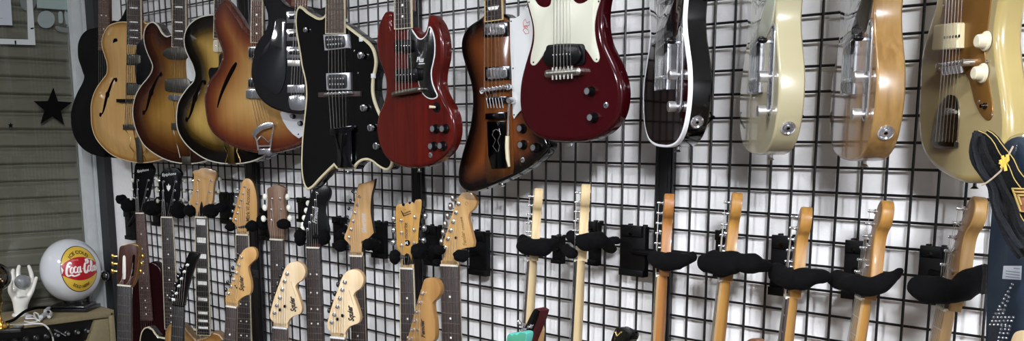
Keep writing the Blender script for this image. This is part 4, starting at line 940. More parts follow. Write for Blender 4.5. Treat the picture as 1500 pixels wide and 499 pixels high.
mb = MB(); p = F.L((361, 318), .0046); mb.lathe((*p, .004), (0, 0, 1), [(.004, 0), (.004, .0006), (0, .0006)], 10); F.b(mb, 'string_tree', INKG)
# -- walnut headstock with white buttons
F = lower('electric_guitar', 'guitar with brown walnut headstock and six white tuner buttons in two rows', .12, 29,
    [(395, 345, 1), (393.5, 338), (392, 328), (391.5, 318), (391.5, 304), (392, 290), (391, 278), (392.5, 275), (398, 273), (403, 270), (410, 272), (417, 275.5), (418, 279), (415.5, 288), (416, 300), (418, 316), (417, 328), (416, 340), (415, 351, 1), (395, 351, 1)],
    ((395, 350.7), (414.5, 350.7)), ((397, 450), (418, 450)), wood('walnut_headstock', '#5d4434', '#7c5f4a', .45, sc=(60, 60, 4)), th=.016, posts=[(397, 323), (397, 307.5), (398, 291.5), (410, 291.5), (411.6, 307.5), (413, 323)], bm=BTNW,
    btns=[(386, 320), (388, 304), (388.5, 288), (421, 288), (423, 304), (424.5, 319.6)], shaft=wood('walnut_neck', '#6a4a35', '#876246', .4), board=DARKROSE, bs=(.009, .011, .007))
plate(F, 'engraved_panel', [(400.5, 316), (400.5, 279), (403, 276.5), (406.5, 279), (406.5, 316), (403.5, 320)], .0036, .0046, wood('pale_walnut', '#6a4f3d', '#84664f', .5), .0003)
# -- black headstock, white script
F = lower('electric_guitar', 'guitar with black rounded headstock and white script lettering, below the black lopsided body', .12, 34,
    [(448, 360, 1), (449, 345), (446, 334), (443.5, 328), (447, 316), (451.5, 300), (455, 286), (459, 276), (465, 272), (473, 271), (480, 273), (484, 280), (482.5, 290), (477.5, 298), (475.5, 308), (477, 318), (481, 332), (481.5, 338), (476, 346), (469.5, 353), (468, 363, 1), (448, 363, 1)],
    ((448.3, 362.5), (468, 362.5)), ((450, 470), (472, 470)), mat('black_satin_headstock', '#0d0e10', .3, spec=.3), posts=[(450, 336), (453, 326), (456, 315.5), (459, 304.5), (461.7, 293.7), (464, 283)], bm=BTNW, bs=(.0085, .0095, .007),
    btns=[(444, 334), (444, 329), (446, 319), (449, 308), (451.7, 297.5), None], shaft=MAHOG, board=ROSE, inl='twodot')
letter(F, 'lettering', 'Framus', (464.5, 327), (467, 303), .0046, WHITE, .3, .015, hscale=1.2)
# -- natural headstock with a swept point
F = lower('electric_guitar', 'guitar with blond headstock swept to a sharp point and silver lettering', .12, 28,
    [(512, 373, 1), (513, 360), (508, 354), (503.8, 348), (508, 336), (512, 324), (515.4, 314), (519.4, 294), (523.4, 275), (525.5, 269, 1), (536.5, 267), (545, 264), (549.5, 261.5, 1), (548, 272), (545, 284), (543.5, 298), (543.5, 312), (545.5, 326), (548, 341, 1), (540, 349), (532, 354), (530.5, 362), (530.5, 375, 1), (512, 375, 1)],
    ((512, 374.7), (530.5, 374.7)), ((514, 480), (534, 480)), wood('light_ash_headstock', '#ac834f', '#c29b67', .4, .3, sc=(90, 90, 4)), mat('black_edge', '#0d0d0e', .3), posts=[(511, 348), (514, 336), (517, 324), (520, 312), (523, 300), (526, 288)],
    btns=[(503, 342), (507, 329), (509, 318), (511, 305), (513.5, 294), (517, 280)], bm=DARKCHROME, bs=(.005, .006, .005), board=ROSE)
letter(F, 'lettering', 'Silvertone', (538, 341), (535.5, 312), .0046, mat('silver_script', '#d9d9d9', .25, .4), .35, .02, hscale=1.5)
# -- natural headstock, crown top
F = lower('electric_guitar', 'guitar with wide blond headstock, notched crown top and black round emblem', .13, 26,
    [(586, 392, 1), (588, 374), (585, 368), (581, 363), (580, 342), (579, 320), (579.5, 303), (582, 299), (588, 297.5), (590, 301), (592, 301), (593.5, 297), (598, 296), (600, 298.5), (603, 294.5), (606, 297), (608.5, 292.5), (615, 291), (618, 293), (618, 304), (615.5, 320), (613.5, 342), (612, 366), (605, 371), (603.5, 380), (605, 393.5, 1), (586, 393.5, 1)],
    ((586, 393), (605, 393)), ((587, 480), (608, 480)), wood('yellow_maple_headstock', '#a77b39', '#bb904a', .35, .4), GLOSSBLACK, th=.016, posts=[(588, 359.5), (588, 341), (587.4, 323), (607.5, 318.4), (606.5, 337), (606.5, 356)],
    btns=[(576.5, 355), (577, 337), (577, 320.5), (622.5, 316), (621, 334), (620, 352)], bm=CHROME, bs=(.0085, .0095, .007), board=DARKROSE, bind=CREAM)
letter(F, 'lettering', 'mosrite', (598, 349), (597.5, 326), .0046, INK, .1, .02, hscale=1.1)
letter(F, 'small_lettering', 'of California', (602, 346), (601.5, 330), .0046, INKG, 0, 0)
mb = MB(); p = F.L((596.5, 355.5), .0046); mb.lathe((*p, .004), (0, 0, 1), [(.0088, 0), (.0088, .0006), (0, .0006)], 20); e = F.b(mb, 'round_emblem', BLACK)
letter(F, 'emblem_letter', 'M', (594.3, 358), (598.7, 357.5), .0050, WHITE, 0, .02, parent=e)
plate(F, 'logo_bracket', [(587.3, 308.5), (588.6, 308), (592, 315), (602, 311.5), (602.4, 312.8), (591, 317)], .0036, .0046, INK, 0, smooth=False)
letter(F, 'lettering', 'The', (591.5, 309), (596, 307), .0046, INKG, .2, .01)
letter(F, 'lettering', 'Ventures', (592.5, 314), (603, 309.5), .0046, INK, .3, .02, hscale=1.3)
truss(F, [(590.5, 387), (591.5, 378), (594, 372), (596.5, 370), (599, 372), (601.5, 377), (603, 386)], GLOSSBLACK)
# -- big round headstock
F = lower('electric_guitar', 'guitar with natural rounded headstock lettered CYCLONE, left of the tall black bracket', .13, 20,
    [(646, 386, 1), (650, 376), (649, 367), (650, 352), (654.5, 338), (658.5, 324), (664, 308), (669, 294), (674, 285), (681.5, 281), (690, 282.5), (696, 289), (698, 297.5), (694, 305.5), (688, 311.5), (686, 318), (688, 329), (691, 341), (694, 354), (693, 361.5, 1), (682, 363), (672, 367), (669, 375), (671, 388.5, 1), (645, 388.5, 1)],
    ((645, 388.6), (671, 388.6)), ((649, 480), (671.5, 480)), wood('natural_maple_headstock', '#ae8650', '#c09a64', .4, .3), HONEY, posts=[(651, 363), (655.5, 350), (659.5, 337.6), (663.4, 325), (667.5, 311.7), (671, 298.7)], pr=.0058,
    btns=[(647, 354), (649.5, 340), (652.5, 328), (656, 316), (660, 302), (663.7, 290)], bs=(.0065, .0105, .0075), board=ROSE, bm=NICKEL)
letter(F, 'lettering', 'Fender', (685, 359), (681, 338), .0046, INKG, .3, .03, hscale=1.2)
letter(F, 'small_lettering', 'CYCLONE', (681.5, 336), (678, 317), .0046, INK, 0, .015)
mb = MB(); q = [F.L((683.5+2*math.cos(t), 298+2.6*math.sin(t)), .0046) for t in [math.pi*.5+i*.5 for i in range(11)]]; mb.tube([(*p, .0044) for p in q], .0007, 5); F.b(mb, 'small_mark', INKG)
mb = MB(); p = F.L((668, 348), .0046); mb.lathe((*p, .004), (0, 0, 1), [(.004, 0), (.004, .002), (.002, .004), (0, .004)], 10); F.b(mb, 'string_tree', DARKCHROME)
# -- seven edge-on headstocks
FH = [(-21, 0, 1), (-22, 14), (-33, 28), (-33, 42), (-24, 70), (-13, 112), (-3, 150), (5, 168), (17, 178), (30, 176), (40, 164), (41.5, 148), (36, 134), (26, 124), (22, 112), (24, 92), (31, 62), (37, 36), (36, 27), (24, 19), (21, 8), (21, 0, 1)]
def edgeon(label, nut, top, d, psi, tilt, face, side, shaft, board, bodym, big=1.0, posts=6):
    F = Fr('electric_guitar', label, 'guitar', nut, d, psi, group=GLW); k = (onwall(top, d-.01).z-F.O.z)/.176
    up = V2((0, 1)); q = V2((1, 0)); F.root.rotation_euler = (R(-tilt), 0, F.psi)
    P = lambda p: tuple(q*(p[0]/1000*k*big)+up*(p[1]/1000*k))
    headstock(F, [P(p)+tuple(p[2:]) for p in FH], .021, face, side, bev=.0035)
    neck(F, (0, 0), -up, hb=.004, board=board, shaft=shaft, wn=.042, we=.056, nutm=BONE, dotm=DOT if board is not BOARDMAPLE else BLACK, thick=.021)
    ps = [P((-25+4.9*i, 44+22.5*i)) for i in range(6)]
    for p in ps: tuner(F, p, .004, (p[0]-.016*k, p[1]+.004), CHROME, (.006, .009, .005), ph=.0125, r=.005, depth=.019)
    headstrings(F, ps, .008); strings(F, ((-.026-up.x*.72, -.72), (.026-up.x*.72, -.72)), F.top+.006, r=.00045)
    for x, y in ((8, 60), (0, 95)):
        a = P((x, y)); mb = MB(); mb.lathe((*a, .004), (0, 0, 1), [(.003, 0), (.003, .004), (.005, .004), (.005, .0055), (0, .0055)], 10); F.b(mb, 'string_tree', CHROME)
    plainbody(F, bodym, at=.40); return F
W3 = (mat('white_body', '#d8d5ca', .25, coat=.6),)*3; S3 = (burst('three_tone', [(0, '#0a0605'), (.5, '#5a2412'), (1, '#a9722c')]), GLOSSBLACK, GLOSSBLACK)
DKF = wood('shaded_headstock_face', '#5f4426', '#775835', .4, .3)  # darker than the edges: shade on faces turned from the light, painted in
edgeon('pale maple edge-on headstock directly above the teal headstock', (778, 380), (791, 276), .12, -45, 3.5, wood('shaded_maple_face', '#b79a70', '#c9ad82', .4), PALEMAPLE, PALEMAPLE, ROSE, W3)
edgeon('pale maple edge-on headstock with dark board, second from left of the edge-on ones', (848, 380), (862, 270), .12, -48, 2.3, wood('shaded_maple_face', '#b79a70', '#c9ad82', .4), PALEMAPLE, PALEMAPLE, EBONY, S3)
edgeon('reddish amber edge-on headstock in front of the right-hand black upright post', (968, 402), (984, 284), .12, -52, 2, DKF, wood('red_amber_maple', '#8a5828', '#a56f39', .42, .05), wood('red_amber_maple', '#8a5828', '#a56f39', .42, .05), BOARDMAPLE, S3)
edgeon('bright golden amber edge-on headstock below the cream slab guitar', (1060, 410), (1084, 282.5), .12, -54, 4, DKF, AMBER, AMBER, BOARDMAPLE, W3)
edgeon('amber edge-on headstock with dark rosewood board, third from the right end', (1158, 434), (1180, 303), .12, -55, 4, DKF, AMBER, wood('amber_neck', '#8e632c', '#a87f42', .42, .05), ROSE, S3)
edgeon('amber edge-on headstock with lacquered maple board, second from the right end', (1265, 436), (1291, 293.5), .12, -50, 5.5, DKF, AMBER, AMBER, BOARDMAPLE, W3)
edgeon('tan edge-on headstock at the right end, beside the studded blue strap', (1386, 452), (1415, 287), .12, -49, 7, DKF, wood('tan_maple', '#94703d', '#ab864f', .42, .05), wood('tan_maple', '#94703d', '#ab864f', .42, .05), BOARDMAPLE, S3)
# ================================================================== front row, standing on the floor
F = lower('acoustic_guitar', 'nylon-strung guitar with dark brown slotted headstock standing beside the amplifier', .46, 40,
    [(172, 416, 1), (171, 400), (173, 380), (174.5, 364), (177, 360), (183, 358.5), (190, 356.7), (197, 357.5), (203, 360), (204, 364), (202.5, 385), (200, 402), (197, 413), (192.5, 421, 1)],
    ((172, 418), (191.5, 418)), ((171.5, 490), (192.5, 490)), wood('dark_brown_headstock', '#2c1712', '#43241b', .25, .7), mat('gold_edge', '#8a6a35', .3, .5), th=.02, shaft=MAHOG, board=wood('grey_board', '#1f1e1e', '#312f2e', .5), inl='none', nutm=BONE, group=GFL, bodym=(wood('spruce_top', '#a97a40', '#c39250', .3, .6),)*3, bodypts=ROUND2, bk=1.0, at=.5, T=.09, hstr=False)
plate(F, 'slot', [(180, 408), (180, 376), (182, 373.5), (184.2, 376), (184, 408)], .0036, .0046, mat('slot_roller', '#d6d2c8', .4), .0003)
plate(F, 'slot', [(192.5, 404), (194.5, 374), (196.5, 372), (198, 375), (195.5, 404)], .0036, .0046, HOLE, .0003)
for i in range(3):
    for x, s in ((172.5, -1), (201.5-i*1.5, 1)):
        mb = MB(); p = F.L((x, 375+11*i), -.008); mb.tube([(p[0], p[1], -.008), (p[0]+s*.012, p[1], -.008)], .003, 8); mb.ell((p[0]+s*.018, p[1], -.008), .006, .009, .005); F.b(mb, 'tuner', GOLD)
for i in range(6):
    a = F.nut+F.q*((i/5-.5)*F.wn*.8); e = F.L((181 if i < 3 else 194.5, 404-10*(i % 3)), .006); mb = MB(); mb.tube([(*a, F.top+.002), (*e[:2], .004)], .0006, 5); F.b(mb, 'head_string', STEEL)
F = lower('electric_guitar', 'guitar with narrow black slanting headstock, before the blond pearl-block guitar', .46, 36,
    [(252, 446, 1), (255, 428), (260, 412), (265, 399), (269, 389), (277, 369.5), (283, 369), (292, 371.5, 1), (287, 384), (281, 400), (275, 420), (270.5, 440), (269.5, 448, 1)],
    ((252, 447), (269.5, 447)), ((250.5, 497), (267.5, 497)), GLOSSBLACK, th=.014, posts=[(254, 439), (258, 429.4), (261.6, 418.6), (265.6, 408), (269.6, 397.8), (274, 388)], btns=[(249, 437), (253, 427), (257, 416), (261, 405), (265, 394), None], bm=DARKCHROME, shaft=GLOSSBLACK, board=EBONY, inl='none', group=GFL, bodym=(GLOSSBLACK,)*3, pm=PEARL, nutm=BLACK)
SQ = mat('black_script', '#1c1712', .5)
def script(F, p0, p1, st='Squier', m=None, sc=1.15): letter(F, 'lettering', st, p0, p1, .0046, m or SQ, .35, .035, hscale=sc)
F = lower('electric_guitar', 'small amber headstock with black script, in front of the rounded-point amber one', .42, 34,
    [(331, 447, 1), (330, 438), (331.5, 430), (336, 420), (341, 408), (344.5, 396), (348, 382), (353, 371), (359, 364), (366, 361.5), (373, 364), (376, 372), (374, 379.5), (368, 385), (363.5, 391), (364.5, 400), (367, 410), (368, 420), (366, 430), (357, 434), (349, 441), (347, 449.5, 1), (331, 449.5, 1)],
    ((331, 449), (346.5, 449)), ((327.5, 490), (346, 490)), wood('amber_headstock', '#ab8148', '#bf985f', .4, .3), posts=[(334, 430), (338, 420), (342, 410), (346, 400), (349.6, 388), (353.4, 377)], btns=[(331, 424), (333.5, 413), (338, 403), (341, 392), (345, 381), (349, 372)], bm=DARKCHROME, bs=(.005, .007, .005), group=GFL, board=ROSE, bodym=S3)
script(F, (358, 426), (357, 403))
for p in ((345, 418), (347, 421)): mb = MB(); q = F.L(p, .0046); mb.lathe((*q[:2], .004), (0, 0, 1), [(.0022, 0), (.0022, .003), (0, .003)], 8); F.b(mb, 'string_tree', DARKCHROME)
def bighead(label, dx, dy, k, d, psi, st, nutx, wood_, bodym):
    O = [(400, 479, 1), (400.5, 472), (396, 467), (395, 461), (399, 444), (404, 428), (410, 412), (416, 395), (420.5, 388), (426, 384), (434.5, 382.7), (442, 386), (447, 394), (446.5, 403), (442, 410.5), (436, 414.5), (433, 420), (435.5, 427), (440, 440), (442.3, 451), (440.5, 458.5), (434, 461.5), (428, 464), (423, 469.5), (420.5, 477), (420.5, 481, 1)]
    T_ = lambda p: ((p[0]-400)*k+400+dx, (p[1]-480)*k+480+dy)+tuple(p[2:])
    F = lower('electric_guitar', label, d, psi, [T_(p) for p in O], (T_((399.5, 480)), T_((420.5, 480))), (T_((398.5, 506)), T_((421.5, 506))), wood_, mat('maple_edge', '#b79a72', .4), posts=[T_(p) for p in ((401.6, 458), (405.2, 447.2), (409.4, 436), (413, 424), (416.6, 412), (420, 401))],
        btns=[T_(p) for p in ((398, 455), (398.5, 441), (402.5, 429.5), (406.5, 417), (411, 404), (415, 393))], bm=mat('dark_button', '#3a3a3c', .3, .8), bs=(.0055, .0075, .006), group=GFL, board=ROSE, bodym=bodym, nutm=WHITE, pr=.0058)
    letter(F, 'lettering', st, T_((434.5, 456)), T_((431.5, 433)), .0046, SQ, .35, .045, hscale=1.35)
    for p in ((410.5, 453), (418, 448)):
        mb = MB(); q = F.L(T_(p), .0046); mb.lathe((*q[:2], .004), (0, 0, 1), [(.003, 0), (.003, .003), (.0045, .003), (.0045, .0045), (0, .0045)], 8); F.b(mb, 'string_tree', DARKCHROME)
    mb = MB(); a, b = F.L(T_((426, 412)), .005), F.L(T_((433, 434)), .005); mb.tube([(*a[:2], .0045), (*b[:2], .0045)], .0004, 4); F.b(mb, 'hairline_print', INKG)
    return F
HW = wood('bleached_maple', '#c2a880', '#d2bd9a', .45, .15)
bighead('large pale headstock with black script, left one of the two big pale ones', 0, 0, 1, .4, 32, 'Squier', 0, HW, W3)
bighead('large pale headstock with black script, right one of the two big pale ones', 84, 14.5, 1.03, .42, 30, 'Squier', 0, HW, S3)
F = lower('electric_guitar', 'glossy golden headstock with black script, standing in front of the crown-topped one', .42, 10,
    [(598, 512, 1), (594, 505), (598, 491), (603, 472), (608, 453), (613, 435), (617.5, 421), (621, 410), (625.5, 407), (633, 406.6), (640, 410.5), (644.5, 420), (644, 430), (638.5, 438), (633.5, 443.5), (634, 455), (636.5, 468), (637.5, 482), (636.5, 496), (630, 503), (623, 509), (620, 518, 1), (596, 518, 1)],
    ((596.5, 517), (620, 517)), ((594, 560), (620, 560)), wood('golden_headstock', '#8a6435', '#9d7848', .25, .7), wood('golden_edge', '#856031', '#997443', .25, .7), posts=[(600, 496), (603, 483), (606.5, 469.5), (610, 456.5), (614, 443), (618, 429.5)], group=GFL, board=ROSE, bodym=W3)
script(F, (624.5, 494), (622.5, 466), 'Fender')
mb = MB(); q = F.L((612.5, 483), .0046); mb.lathe((*q[:2], .004), (0, 0, 1), [(.003, 0), (.003, .004), (0, .004)], 8); F.b(mb, 'string_tree', CHROME)
# -- small tops just peeking into the picture
F = lower('electric_guitar', 'tilted headstock with black face and wine-red edge, behind the teal one', .44, -4,
    [(757, 505, 1), (768, 480), (776, 463), (782, 452.5), (786, 451, 1), (792, 455, 1), (788, 468), (780, 488), (773, 506, 1)], ((757, 506), (773, 506)), ((750, 540), (767, 540)), GLOSSBLACK, mat('wine_red_edge', '#3d0d14', .3), th=.024,
    posts=[(771, 489), (776, 478), (766, 483)], btns=[(766, 488), (762, 474), (760, 471)], bs=(.004, .005, .004), group=GFL, board=EBONY, inl='none', bodym=(WINER,)*3, hstr=False)
F = lower('electric_guitar', 'teal headstock with scalloped top at the bottom edge', .64, 8,
    [(742, 512, 1), (742, 499), (743, 491), (747, 488), (750, 490.5), (753, 487.5), (757, 489.5), (761, 486), (767, 486), (771.5, 488.5), (770, 499), (766, 512, 1)], ((745, 512), (764, 512)), ((742, 545), (763, 545)), mat('sea_green_face', '#3f7f66', .3, coat=.5), mat('teal_edge', '#4da398', .3, coat=.3), th=.02, group=GFL, bodym=(mat('sea_green_face', '#3f7f66', .3),)*3, hstr=False)
F = lower('electric_guitar', 'small tan headstock peeking from behind the teal one', .33, -40,
    [(776, 512, 1), (777, 500), (780, 486), (783, 477), (786, 476), (788, 482), (787, 497), (786, 512, 1)], ((775, 512), (787, 512)), ((774, 545), (787, 545)), wood('tan_headstock', '#96744a', '#b08d5f', .4), th=.014, posts=[(783, 488)], group=GFL, hstr=False, bodym=W3)
F = lower('electric_guitar', 'black headstock tip with thin gold V emblem, at the bottom edge', .45, -20,
    [(891, 515, 1), (896, 494), (901, 481.5), (905, 479), (912, 482, 1), (922, 489), (921, 496), (914, 506), (909, 515, 1)], ((891, 516), (908, 516)), ((886, 545), (905, 545)), GLOSSBLACK, group=GFL, board=EBONY, inl='none', th=.02, hstr=False)
mb = MB(); mb.tube([(*F.L(p, .005)[:2], .0046) for p in ((901.5, 486), (903.5, 491.5), (909, 486))], .0012, 6); F.b(mb, 'emblem', PG)
F = lower('electric_guitar', 'brown headstock tip barely peeking in at the bottom edge', .45, -30,
    [(1087, 520, 1), (1091, 503), (1096, 497), (1102, 495, 1), (1108, 498), (1107, 508), (1103, 520, 1)], ((1087, 521), (1102, 521)), ((1084, 545), (1101, 545)), wood('brown_tip', '#5a3c28', '#734f36', .4), group=GFL, hstr=False)
F = lower('electric_guitar', 'cream headstock tip at the bottom right corner', .5, -50,
    [(1476, 520, 1), (1480, 500), (1485, 488), (1492, 484), (1502, 484), (1512, 490), (1512, 520, 1)], ((1480, 521), (1506, 521)), ((1478, 550), (1506, 550)), wood('cream_tip', '#d3b88a', '#e3cba2', .4), group=GFL, hstr=False)
STANDS = []
# ================================================================== hangers of the lower row
hanger('hanger behind the three black-fronted headstocks at the left, bracket end at the far left', (186, 310, 197, 350), [(178, 292, 9, 7, .11), (190, 300, 14, 10, .11), (222, 305, 13, 11, .11)], psi=38)
hanger('hanger with velvet pads between the two black headstocks', (226, 300, 236, 330), [(232, 300, 7, 12, .10), (262, 308, 12, 12, .10)], psi=38)
hanger('hanger with two pads gripping the blond pearl-block guitar', (326, 283, 341, 327), [(279, 308, 10, 9, .13), (309, 309, 12, 10, .13), (323, 304, 9, 7, .11)], psi=38)
hanger('hanger under the rounded-point amber headstock', (383, 305, 394, 350), [(338, 332, 8, 6, .14), (369, 331, 9, 8, .14), (385, 325, 9, 12, .10)], psi=34)
hanger('hanger with a round pad on the walnut headstock', (393, 308, 402, 352), [(388, 322, 7, 13, .10), (415.5, 328, 11, 7.5, .15)], psi=29)
hanger('hanger under the black script headstock', (439, 290, 456, 325), [(440, 347, 9, 13, .14), (475, 347, 9, 12, .14)], psi=34)
hanger('hanger with two brackets under the pointed blond headstock', (491, 318, 507, 362), [(499, 360, 10, 9, .13), (539, 358, 8, 9, .14), (500, 345, 8, 10, .09)], psi=28)
hanger('bracket right of the pointed blond headstock', (548, 325, 566, 377), [(547, 358, 9, 9, .1)], psi=28)
hanger('hanger with round pads below the crown-topped headstock', (626, 331, 645, 388), [(579, 376, 8.5, 11, .15), (614, 367, 12, 12, .15), (636, 372, 10, 15, .09)], psi=26)
hanger('hanger and tall bracket right of the lettered natural headstock', (690, 339, 716, 402), [(644, 366, 8, 7, .15), (676, 374, 13, 9, .15), (640, 384, 6, 5, .12)], psi=20)
HB = [('velvet yoke around the left pale maple neck', (812, 345, 826, 385), [(800, 362, 9, 10, .10)], [[(765, 352, 9, .15), (772, 361, 13, .16), (787, 362, 13, .165), (800, 361, 12, .16), (809, 358, 10, .14)]], -42),
      ('velvet yoke around the second pale maple neck', (866, 325, 879, 388), [(900, 352, 6, 6, .07), (868, 352, 8, 8, .09)], [[(851, 352, 10, .165), (862, 354, 13, .165), (877, 352, 13, .16), (888, 358, 9, .14), (899, 366, 7, .11)], [(837, 345, 9, .11), (845, 350, 11, .12)], [(828, 364, 7, .14), (838, 371, 9, .15)]], -46),
      ('velvet yoke before the right-hand post, bracket plainly visible on its left', (912, 331, 948, 403), [(1005, 380, 6, 6, .09)], [[(957, 376, 9, .13), (968, 381, 13, .15), (985, 383, 14, .165), (1003, 380, 11, .16), (1015, 375, 7, .14)]], -48),
      ('velvet yoke around the bright golden neck', (1050, 338, 1071, 405), [(1100, 384, 7, 7, .09)], [[(1033, 385, 13, .16), (1046, 384, 18, .165), (1062, 386, 19, .165), (1080, 383, 15, .165)], [(1084, 382, 13, .165), (1100, 386, 16, .16), (1115, 388, 10, .14), (1125, 391, 8, .12)]], -50),
      ('velvet yoke around the rosewood-board neck', (1131, 346, 1166, 432), [(1200, 408, 7, 7, .09)], [[(1138, 398, 13, .10), (1148, 405, 15, .13), (1165, 409, 15, .16), (1184, 407, 15, .165), (1201, 404, 11, .15), (1211, 405, 8, .13)]], -50),
      ('velvet yoke around the neck second from the right end', (1238, 353, 1270, 437), [(1295, 410, 8, 8, .10)], [[(1222, 406, 11, .11), (1238, 413, 13, .13), (1256, 415, 15, .165), (1276, 418, 14, .175), (1296, 413, 13, .17), (1310, 404, 9, .15), (1316, 397, 6, .14)]], -42),
      ('velvet yoke at the right end beside the studded strap', (1347, 361, 1385, 434), [(1405, 415, 10, 10, .09)], [[(1344, 421, 16, .165), (1356, 424, 20, .17), (1374, 425, 21, .175), (1392, 425, 19, .17)], [(1390, 424, 17, .175), (1404, 424, 19, .16), (1418, 417, 21, .14), (1433, 409, 22, .12), (1446, 412, 20, .10)]], -42)]
for lb, br, lm, pt, ps in HB: hanger(lb, br, lm, psi=ps, paths=pt)
for i, (F_, W_) in enumerate(for_h):
    n_ = F_.n; top = W_
    b = Vector((top.x, -.012, top.z-.01))
    q = F_.u
    l1 = top+q*.034-F_.n*.012; l2 = top-q*.034-F_.n*.012
    hanger('hanger above the picture carrying an upper-row guitar', None, [(*l1, .014, .02), (*l2, .014, .02)], group='hangers above the upper row', world=b)
# ================================================================== the room
XL = -2.3; XR = 4.2; YB = -4.4; ZC = 2.75; YW = .022
def W(mb, name, m, parent=None, **k): return mb.build(name, m, parent, world=True, **k)
def wbox(mb, x0, x1, y0, y1, z0, z1, mi=0):
    v = [(x, y, z) for z in (z0, z1) for y in (y0, y1) for x in (x0, x1)]
    mb.add(v, [[0, 2, 3, 1], [4, 5, 7, 6], [0, 1, 5, 4], [2, 6, 7, 3], [0, 4, 6, 2], [1, 3, 7, 5]], mi)
def st(o): o['kind'] = 'structure'; return o
STUCCO = mat('white_stucco_wallpaper', '#ecebe9', .85, var=.015, vs=60, bump=.3, bs=120)
mb = MB(); wbox(mb, XL-.15, XR+.1, YW, YW+.1, 0, ZC); st(W(mb, 'wall_back', STUCCO, smooth=False))
mb = MB(); wbox(mb, XR, XR+.1, YB, YW, 0, ZC); st(W(mb, 'wall_right', mat('grey_side_wall', '#6f6f6f', .85), smooth=False))
mb = MB(); wbox(mb, XL-.15, XR+.1, YB-.1, YB, 0, ZC); st(W(mb, 'wall_front', mat('dark_shop_wall', '#3c3c3d', .8), smooth=False))
mb = MB(); wbox(mb, XL-.15, XR+.1, YB-.1, YW+.1, ZC, ZC+.08); st(W(mb, 'ceiling', mat('ceiling_white', '#d5d5d3', .9), smooth=False))
mb = MB(); wbox(mb, XL-.15, XR+.1, YB-.1, YW+.1, -.08, 0); st(W(mb, 'floor', wood('floor_boards', '#3a3029', '#4a3e35', .5, sc=(3, 40, 40)), smooth=False))
# left side: shuttered sliding door in a pale metal frame, then solid wall towards the camera
P0 = onx((146, 300), XL); P1 = onx((106, 60), XL)
yf0 = P1.y-.0          # edge of the frame nearest the camera

FRM = mat('aluminium_frame', '#c4c8c7', .4, .0, var=.06, vs=25)
DARKTRIM = mat('dark_trim', '#17171a', .5)
YD = -3.0
mb = MB(); wbox(mb, XL-.12, XL, YB, YD, 0, ZC); wbox(mb, XL-.12, XL, YD, YW, 2.45, ZC); st(W(mb, 'wall_left', mat('dark_side_wall', '#454544', .8), smooth=False))
mb = MB()
SH = mat('shutter_slats', '#999b91', .55, .15, var=.08, vs=6)
prof = []
z = 0.0; p_ = .0755
while z < 2.45:
    prof += [(0, z+.004), (.006, z+.007), (.010, z+.012), (.011, z+.030), (.014, z+.050), (.010, z+.060), (.002, z+.064), (.001, z+.067), (-.012, z+.069), (-.012, z+.0745)]; z += p_
ys = (YD, YW)
vs = []; fs = []
for x, zz in prof:
    for y in ys: vs.append((XL-.085+x, y, zz))
for i in range(len(prof)-1): fs.append([2*i, 2*i+2, 2*i+3, 2*i+1])
mb.add(vs, fs); st(tag(W(mb, 'door_1', SH, sharp=20)))
bpy.data.objects['door_1']['label'] = 'grey-green roller shutter of horizontal slats'
yj = P1.y
mb = MB(); wbox(mb, XL-.05, XL+.012, yj, yj+.04, 0, 2.45); wbox(mb, XL-.05, XL+.006, yj+.04, -.022, 0, 2.45); wbox(mb, XL-.05, XL+.014, -.022, YW, 0, 2.45)
st(W(mb, 'trim_1', FRM, smooth=False))
mb = MB(); a, b = onwall((151, 300), -YW).x, onwall((165.5, 300), -YW).x; wbox(mb, XL, XL+.098, -.012, YW-.002, 0, 2.45); st(W(mb, 'trim_2', DARKTRIM, smooth=False))
mb = MB(); wbox(mb, XL-.034, XL-.029, YD, yj+.0, 0, 2.45); st(W(mb, 'window_1', glassmat('door_glass', '#f7f6f2', .05), smooth=False))
# stickers and paper on the glass
XG = XL-.0285
def onglass(p): q = onx(p, XG); return (q.y, q.z)
def sticker(name, label, cat, pts, m, th=.0012, group=None, smooth=True, x=None):
    q = [onglass(p)+tuple(p[2:]) for p in pts]; q = dens(q, .006) if smooth else [p[:2] for p in q]; q = ccw(q); n = len(q); X = XG if x is None else x
    mb = MB(); mb.rings([[(X, a, b) for a, b in q], [(X+th, a, b) for a, b in q]])
    return tag(W(mb, name, m, smooth=False), label, cat, group)
def star(c, r, rot=0): return [(c[0]+(r if i % 2 == 0 else r*.42)*math.sin(rot+math.pi*i/5), c[1]-(r if i % 2 == 0 else r*.42)*math.cos(rot+math.pi*i/5)) for i in range(10)]
sticker('star_sticker', 'large black five-pointed star on the door glass', 'sticker', star((77, 158), 29.5, .03), MATBLACK, .003, smooth=False, group='star stickers')
sticker('star_sticker', 'tiny black star left of the large one on the door glass', 'sticker', star((15.5, 183.5), 4.6), MATBLACK, smooth=False, group='star stickers')
FROST = mat('frosted_film', '#8f9a98', .5)
sticker('round_sticker', 'round frosted sticker on the door glass', 'sticker', circ((67.5, 28.5), 12.8, 28), FROST)
sticker('oblong_sticker', 'upright frosted oblong, left of the pair beside the round sticker', 'sticker', [(85, 19), (88, 16.5), (91, 18), (92, 32), (89, 34.5), (86, 33)], FROST)
sticker('oblong_sticker', 'upright frosted oblong, right of the pair beside the round sticker', 'sticker', [(94, 19), (97.5, 17.5), (101, 20), (102.5, 33), (100, 36), (96.5, 35)], FROST)
sticker('sign_sheet', 'pale greenish sheet at the top of the door glass', 'sign', [(53, -20), (103, -18), (103.5, 15), (54, 11.5)], mat('pale_green_sheet', '#93a5a0', .5), smooth=False)
sticker('smudge_film', 'torn grey film patch under the frosted stickers', 'sticker', [(81, 38), (92, 40), (105, 42), (104, 47), (94, 47.5), (84, 45)], mat('grey_film', '#6d726c', .6))
